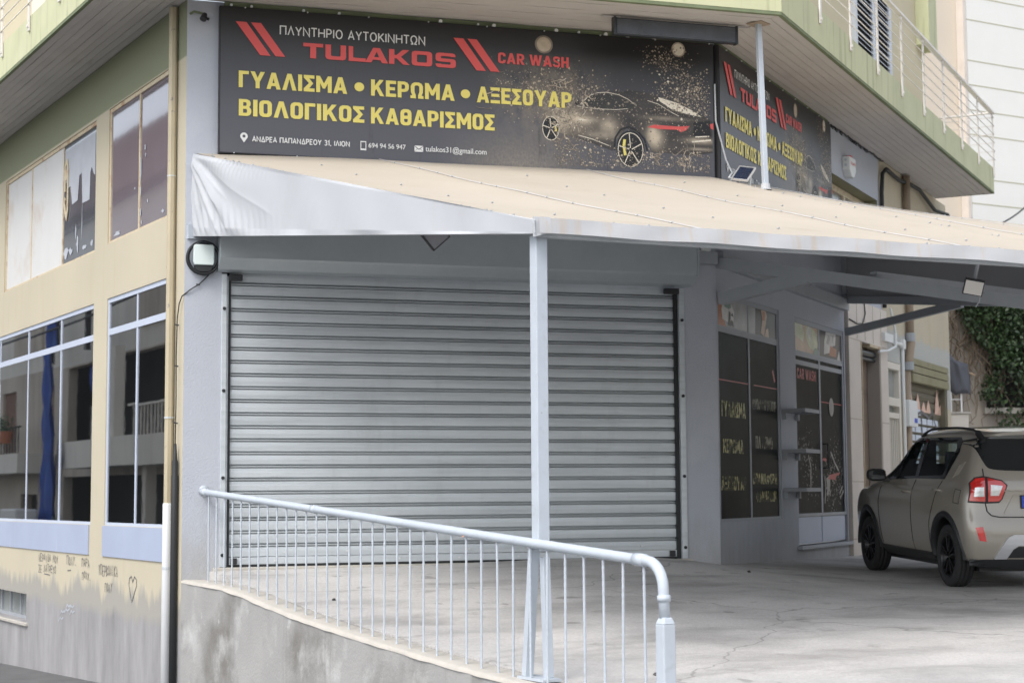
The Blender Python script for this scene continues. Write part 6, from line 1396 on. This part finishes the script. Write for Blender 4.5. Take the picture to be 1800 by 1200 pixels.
m = MB(); m.box(GW, .27, .86, 3.022, 3.06, .22, .78); m.build('cap', 'concrete_cap', PW, bevel=.01)
BU = thing('wrapped_bundle', GW.P(.72, 3.06, .5), 'bundle wrapped in dark grey sheet standing on the short white pillar', 'bundle')
m = MB()
for a in (.60, .80): m.bar(GW.P(a, 3.06, .5), GW.P(a, 3.6, .5), .03, .03)
m.bar(GW.P(.60, 3.3, .5), GW.P(.80, 3.3, .5), .02, .02); m.build('stand', 'alu', BU)
m = MB(); N, K = 20, 12; q = random.Random(4)
for i in range(K + 1):
    t = i / K
    for j in range(N):
        a = 2 * math.pi * j / N; r = (.36 + .06 * math.sin(5 * a + t * 3) + .03 * math.sin(9 * a)) * (min(1, (t + .03) / .10) ** .5) * (1.0 - .12 * t) * .92
        r *= .55; m.v.append(GW.P(.68 + r * math.cos(a) * (1 + .25 * math.cos(2 * a)) + .10 * t, 4.02 - .60 * t - .08 * (1 - t) * math.cos(a) + .04 * math.sin(3 * a + t * 4), .5 + r * .7 * math.sin(a)))
for i in range(K):
    for j in range(N): m.f.append((i * N + j, i * N + (j + 1) % N, (i + 1) * N + (j + 1) % N, (i + 1) * N + j)); m.m.append(0)
m.f += [tuple(range(N)), tuple(range(K * N, (K + 1) * N))]; m.m += [0, 0]
m.build('sheet', 'cloth_dark', BU, smooth=True)
m = MB(); m.tube([GW.P(.8, 3.85, .5), GW.P(1.12, 3.75, .4)], .016, 8); m.build('stick', 'pr_skin', BU)
IV = thing('ivy', GW.P(4, 1, .2), 'dense dark green ivy hanging over the garden wall at right', 'ivy')
q = random.Random(12)
for nm, cnt, mt_ in (('foliage', 8500, 'leaf_a'), ('foliage', 4200, 'leaf_b'), ('foliage', 6000, 'leaf_c')):
    m = MB(); lumps = [(q.uniform(.9, 3.6), q.uniform(1.2, 5.7), q.uniform(.22, .48)) for _ in range(62)]
    tries = 0
    while cnt > 0 and tries < 120000:
        tries += 1; lx, lz, lr = q.choice(lumps)
        a, z = lx + q.gauss(0, lr * .6), lz + q.gauss(0, lr * .6)
        edge = 1.42 + .10 * math.sin(z * 5.1) + .12 * (z < 3.3) - max(0, z - 4.2) * .7
        if a < edge or z > 6.0 or z < .9: continue
        if 1.5 < a < 1.95 and 2.95 < z < 3.9 and q.random() < .75: continue
        dep = q.uniform(.02, .30) + .35 * math.exp(-((a - lx) ** 2 + (z - lz) ** 2) / lr ** 2) * q.random()
        r = q.uniform(.022, .05); c = GW.P(a, z, dep); d1 = Vector((q.gauss(0, 1), q.gauss(0, 1), q.gauss(0, 1) - .6)).normalized(); d2 = d1.cross(Vector((q.gauss(0, 1), q.gauss(0, 1), q.gauss(0, 1)))).normalized()
        k = len(m.v); m.v += [c - d1 * r, c + d2 * r * .7, c + d1 * r * 1.2, c - d2 * r * .7]; m.f.append((k, k + 1, k + 2, k + 3)); m.m.append(0); cnt -= 1
    m.build(nm, mt_, IV, fix=False)
m = MB()
for i in range(60):
    a, z = q.uniform(.7, 2.6), q.uniform(4.4, 5.6); pts = [GW.P(a, z, .06)]
    for k in range(9): a += q.gauss(.0, .12); z -= q.uniform(.08, .3); pts.append(GW.P(a, max(.8, z), q.uniform(.03, .25)))
    m.tube(pts, [.014 - .001 * k for k in range(10)], 5)
m.build('stem', 'stem', IV)
# tall pale block behind
AP = thing('apartment_block', (14, 45, .5), 'tall pale apartment block with thin horizontal grooves behind the balcony', 'building')
AF = Fr((11.62, 42.0), 60)
m = MB(); m.box(AF, 0, 22, .2, 24, -12, 0); m.build('grooved_wall', 'apt_white', AP)
m = MB()
for z in (6.2, 7.5, 8.24, 8.86, 9.5, 10.62, 11.25, 11.9, 12.53, 13.59, 14.2, 14.85, 15.9): m.box(AF, .0, 22, z - .014, z + .014, -.01, .004)
m.build('groove', 'groove', AP)
m = MB(); m.box(AF, -3.4, -.03, .2, 24, -10, -.25); m.build('cream_wing', 'apt_cream', AP)
m = MB(); m.box(AF, -.12, -.02, .2, 24, -.24, .01); m.build('corner_pipe', 'marble', AP)
m = MB(); m.box(AF, -1.35, -.9, 7.9, 8.5, -.24, .1); m.tube([AF.P(-.95, 8.3, .1), AF.P(-.6, 8.15, .3)], .12, 10); tag(m.build('wall_unit', 'pale_plastic', bevel=.02), 'small white unit on the cream wall just above the awning', 'air conditioner')
MT['net_green'] = pm('net_green', (.03, .07, .055), .9, var=.3, vscale=3)
# houses across the side street: the left windows mirror them
OP = thing('opposite_house', LF.P(40, -1, 9.5), 'house with balconies across the side street, seen mirrored in the left windows', 'building')
OF = Fr(LF.P(0, 0, 9.5), -29.86)
wall(OF, 22, 62, -2, 10.6, [(23, 34.6, 3.25, 5.9), (35.0, 40.4, 3.25, 5.9), (23, 40.8, -1.5, 2.3), (41.4, 42.8, 3.2, 5.4), (43.4, 45.4, -1.2, 1.7), (46.2, 48.2, 3.2, 5.4), (50, 54, -1.5, 2.2), (54, 58, 3.4, 5.6), (20, 64, 5.95, 11)], .3).build('facade', 'opp_lower', OP)
wall(OF, 22, 62, 5.95, 10.6, [], .3).build('upper_facade', 'opp_wall', OP)
m = MB(); m.box(OF, 21, 63, -2, 9.4, -2.4, -2.3); m.box(OF, 21, 63, 2.55, 2.7, -2.3, -.31); m.build('dark_rooms', 'opp_dark', OP)
m = MB(); m.box(OF, 24.5, 27.5, 2.7, 6.0, -2.2, -2.0); m.box(OF, 29.5, 33.5, 2.7, 6.0, -2.2, -2.0); m.box(OF, 41.4, 42.8, 3.2, 5.4, -.2, -.1); m.box(OF, 46.2, 48.2, 3.2, 5.4, -.2, -.1); m.build_each('brick_panel', 'opp_brick', OP)
m = MB(); m.box(OF, 24, 36, 2.5, 3.3, .05, 1.3); m.box(OF, 41, 60, 2.4, 3.05, .05, 1.2); m.build('balcony', 'opp_wall', OP)
m = MB(); m.prism(Fr(OF.P(20, 0, 0), -29.86), [(0, 10.62), (44, 10.62), (40, 12.2), (5, 12.2)], -7, .5); m.build('roof', 'opp_brick', OP)
m = MB(); m.box(OF, 31, 31.4, 3.3, 5.9, .7, 1.0); m.box(OF, 28.6, 28.9, -1.5, 2.5, .6, .9); m.box(OF, 38.9, 39.15, 3.3, 5.9, .7, .95); m.build('column', 'opp_wall', OP)
m = MB(); m.grid(lambda u, v: OF.P(36.3 - .9 * v + .03 * math.sin(v * 17) + (1.0 + .12 * math.sin(v * 5 + 1) + .8 * v) * u, 7.6 - 7.6 * v, 1.45 + .10 * math.sin(u * 11 + v * 3) + .03 * math.sin(v * 31 + u * 5)), 20, 40); m.build('blue_sheet', 'tarp_blue', OP, smooth=True)
m = MB(); m.grid(lambda u, v: OF.P(33.2 + 1.9 * u + .2 * math.sin(v * 6), 6.0 - 2.4 * v - .3 * u, .5 + .2 * math.sin(u * 7 + v * 5)), 12, 12); m.build('blue_sheet', 'tarp_blue', OP, smooth=True)
m = MB()
for k, (z, n_) in enumerate(((7.3, 1.6), (6.7, 1.5), (7.9, 2.0), (9.4, 1.2), (6.3, 1.7))): m.tube([OF.P(s_, z + .35 * ((s_ - 42) / 20) ** 2 + .1 * k, n_) for s_ in range(22, 63, 4)], .03, 5)
m.box(OF, 33.4, 33.55, 5.95, 8.6, 1.2, 1.35); m.box(OF, 39.9, 40.1, 5.95, 9.5, .4, .6); m.build('facade_cable', 'black_rubber', OP)
m = MB(); m.box(OF, 24, 27, 6.6, 8.4, .01, .1); m.box(OF, 29, 32, 6.6, 8.4, .01, .1); m.box(OF, 43.5, 46.5, 6.6, 8.6, .01, .1); m.build_each('brick_panel', 'opp_lower', OP)
m = MB(); m.box(OF, 36.2, 38.2, .75, 1.25, 1.8, 2.4); m.build('cooler_box', 'white_pane', OP, bevel=.06); m = MB(); m.box(OF, 36.3, 38.1, .3, .749, 1.82, 2.38); m.build('cooler_base', 'tarp_blue', OP)
m = MB(); m.grid(lambda u, v: OF.P(27 + 11.5 * u, -1.2 + (1.6 + .5 * math.sin(u * 11) + .2 * math.sin(u * 29)) * v, 1.5 + .2 * math.sin(u * 30)), 60, 6); m.build('green_net', 'net_green', OP, smooth=True)
m = MB()
for i in range(10): m.box(OF, 26.0 + i * .3, 26.04 + i * .3, 3.3, 4.1, 1.1, 1.14)
m.box(OF, 25.8, 29.2, 4.1, 4.16, 1.08, 1.16); m.build('balcony_railing', 'opp_wall', OP)
m = MB(); m.box(OF, 31.6, 33.6, 3.3, 4.3, 1.0, 1.1); m.build('leaning_board', 'opp_wall', OP)
m = MB()
for i in range(16): m.box(OF, 41.2 + i * .4, 41.24 + i * .4, 3.05, 3.9, 1.1, 1.14)
m.box(OF, 41, 48, 3.9, 3.96, 1.08, 1.16); m.build('balcony_railing', 'black_metal', OP)
m = MB()
for a in (42, 43.2, 44.5, 45.4): m.tube([OF.P(a, 3.4, 1.35), OF.P(a, 3.8, 1.35)], [.16, .24], 12)
m.build('flower_pot', 'terracotta', OP)
m = MB()
for i in range(260): a = q.choice([42, 43.2, 44.5, 45.4]) + q.gauss(0, .25); z = 4.0 + q.gauss(0, .16); d = q.uniform(-.2, .2); m.quad(OF.P(a, z, 1.35 + d), OF.P(a + .1, z, 1.4 + d), OF.P(a + .1, z + .1, 1.35 + d), OF.P(a, z + .1, 1.4 + d))
m.build('pot_plant', 'leaf_b', OP, fix=False)
O2 = thing('opposite_block', (32, 30, 0), 'plain flats across the main street, mirrored faintly in the shop glass', 'building')
O2F = Fr((22, 15), 30, -1)
wall(O2F, -14, 40, -.5, 11, [(a, a + 2.2, z, z + 2.0) for a in range(-12, 38, 5) for z in (1, 4.2, 7.4)], .3).build('facade', 'opp_wall', O2)
m = MB(); m.box(O2F, -14, 40, -.5, 10.8, -.9, -.8); m.build('window_glass', 'glass_dark', O2)
# print grain is never listed twice: make the repeats share one group word
tag(CAR, group=None)
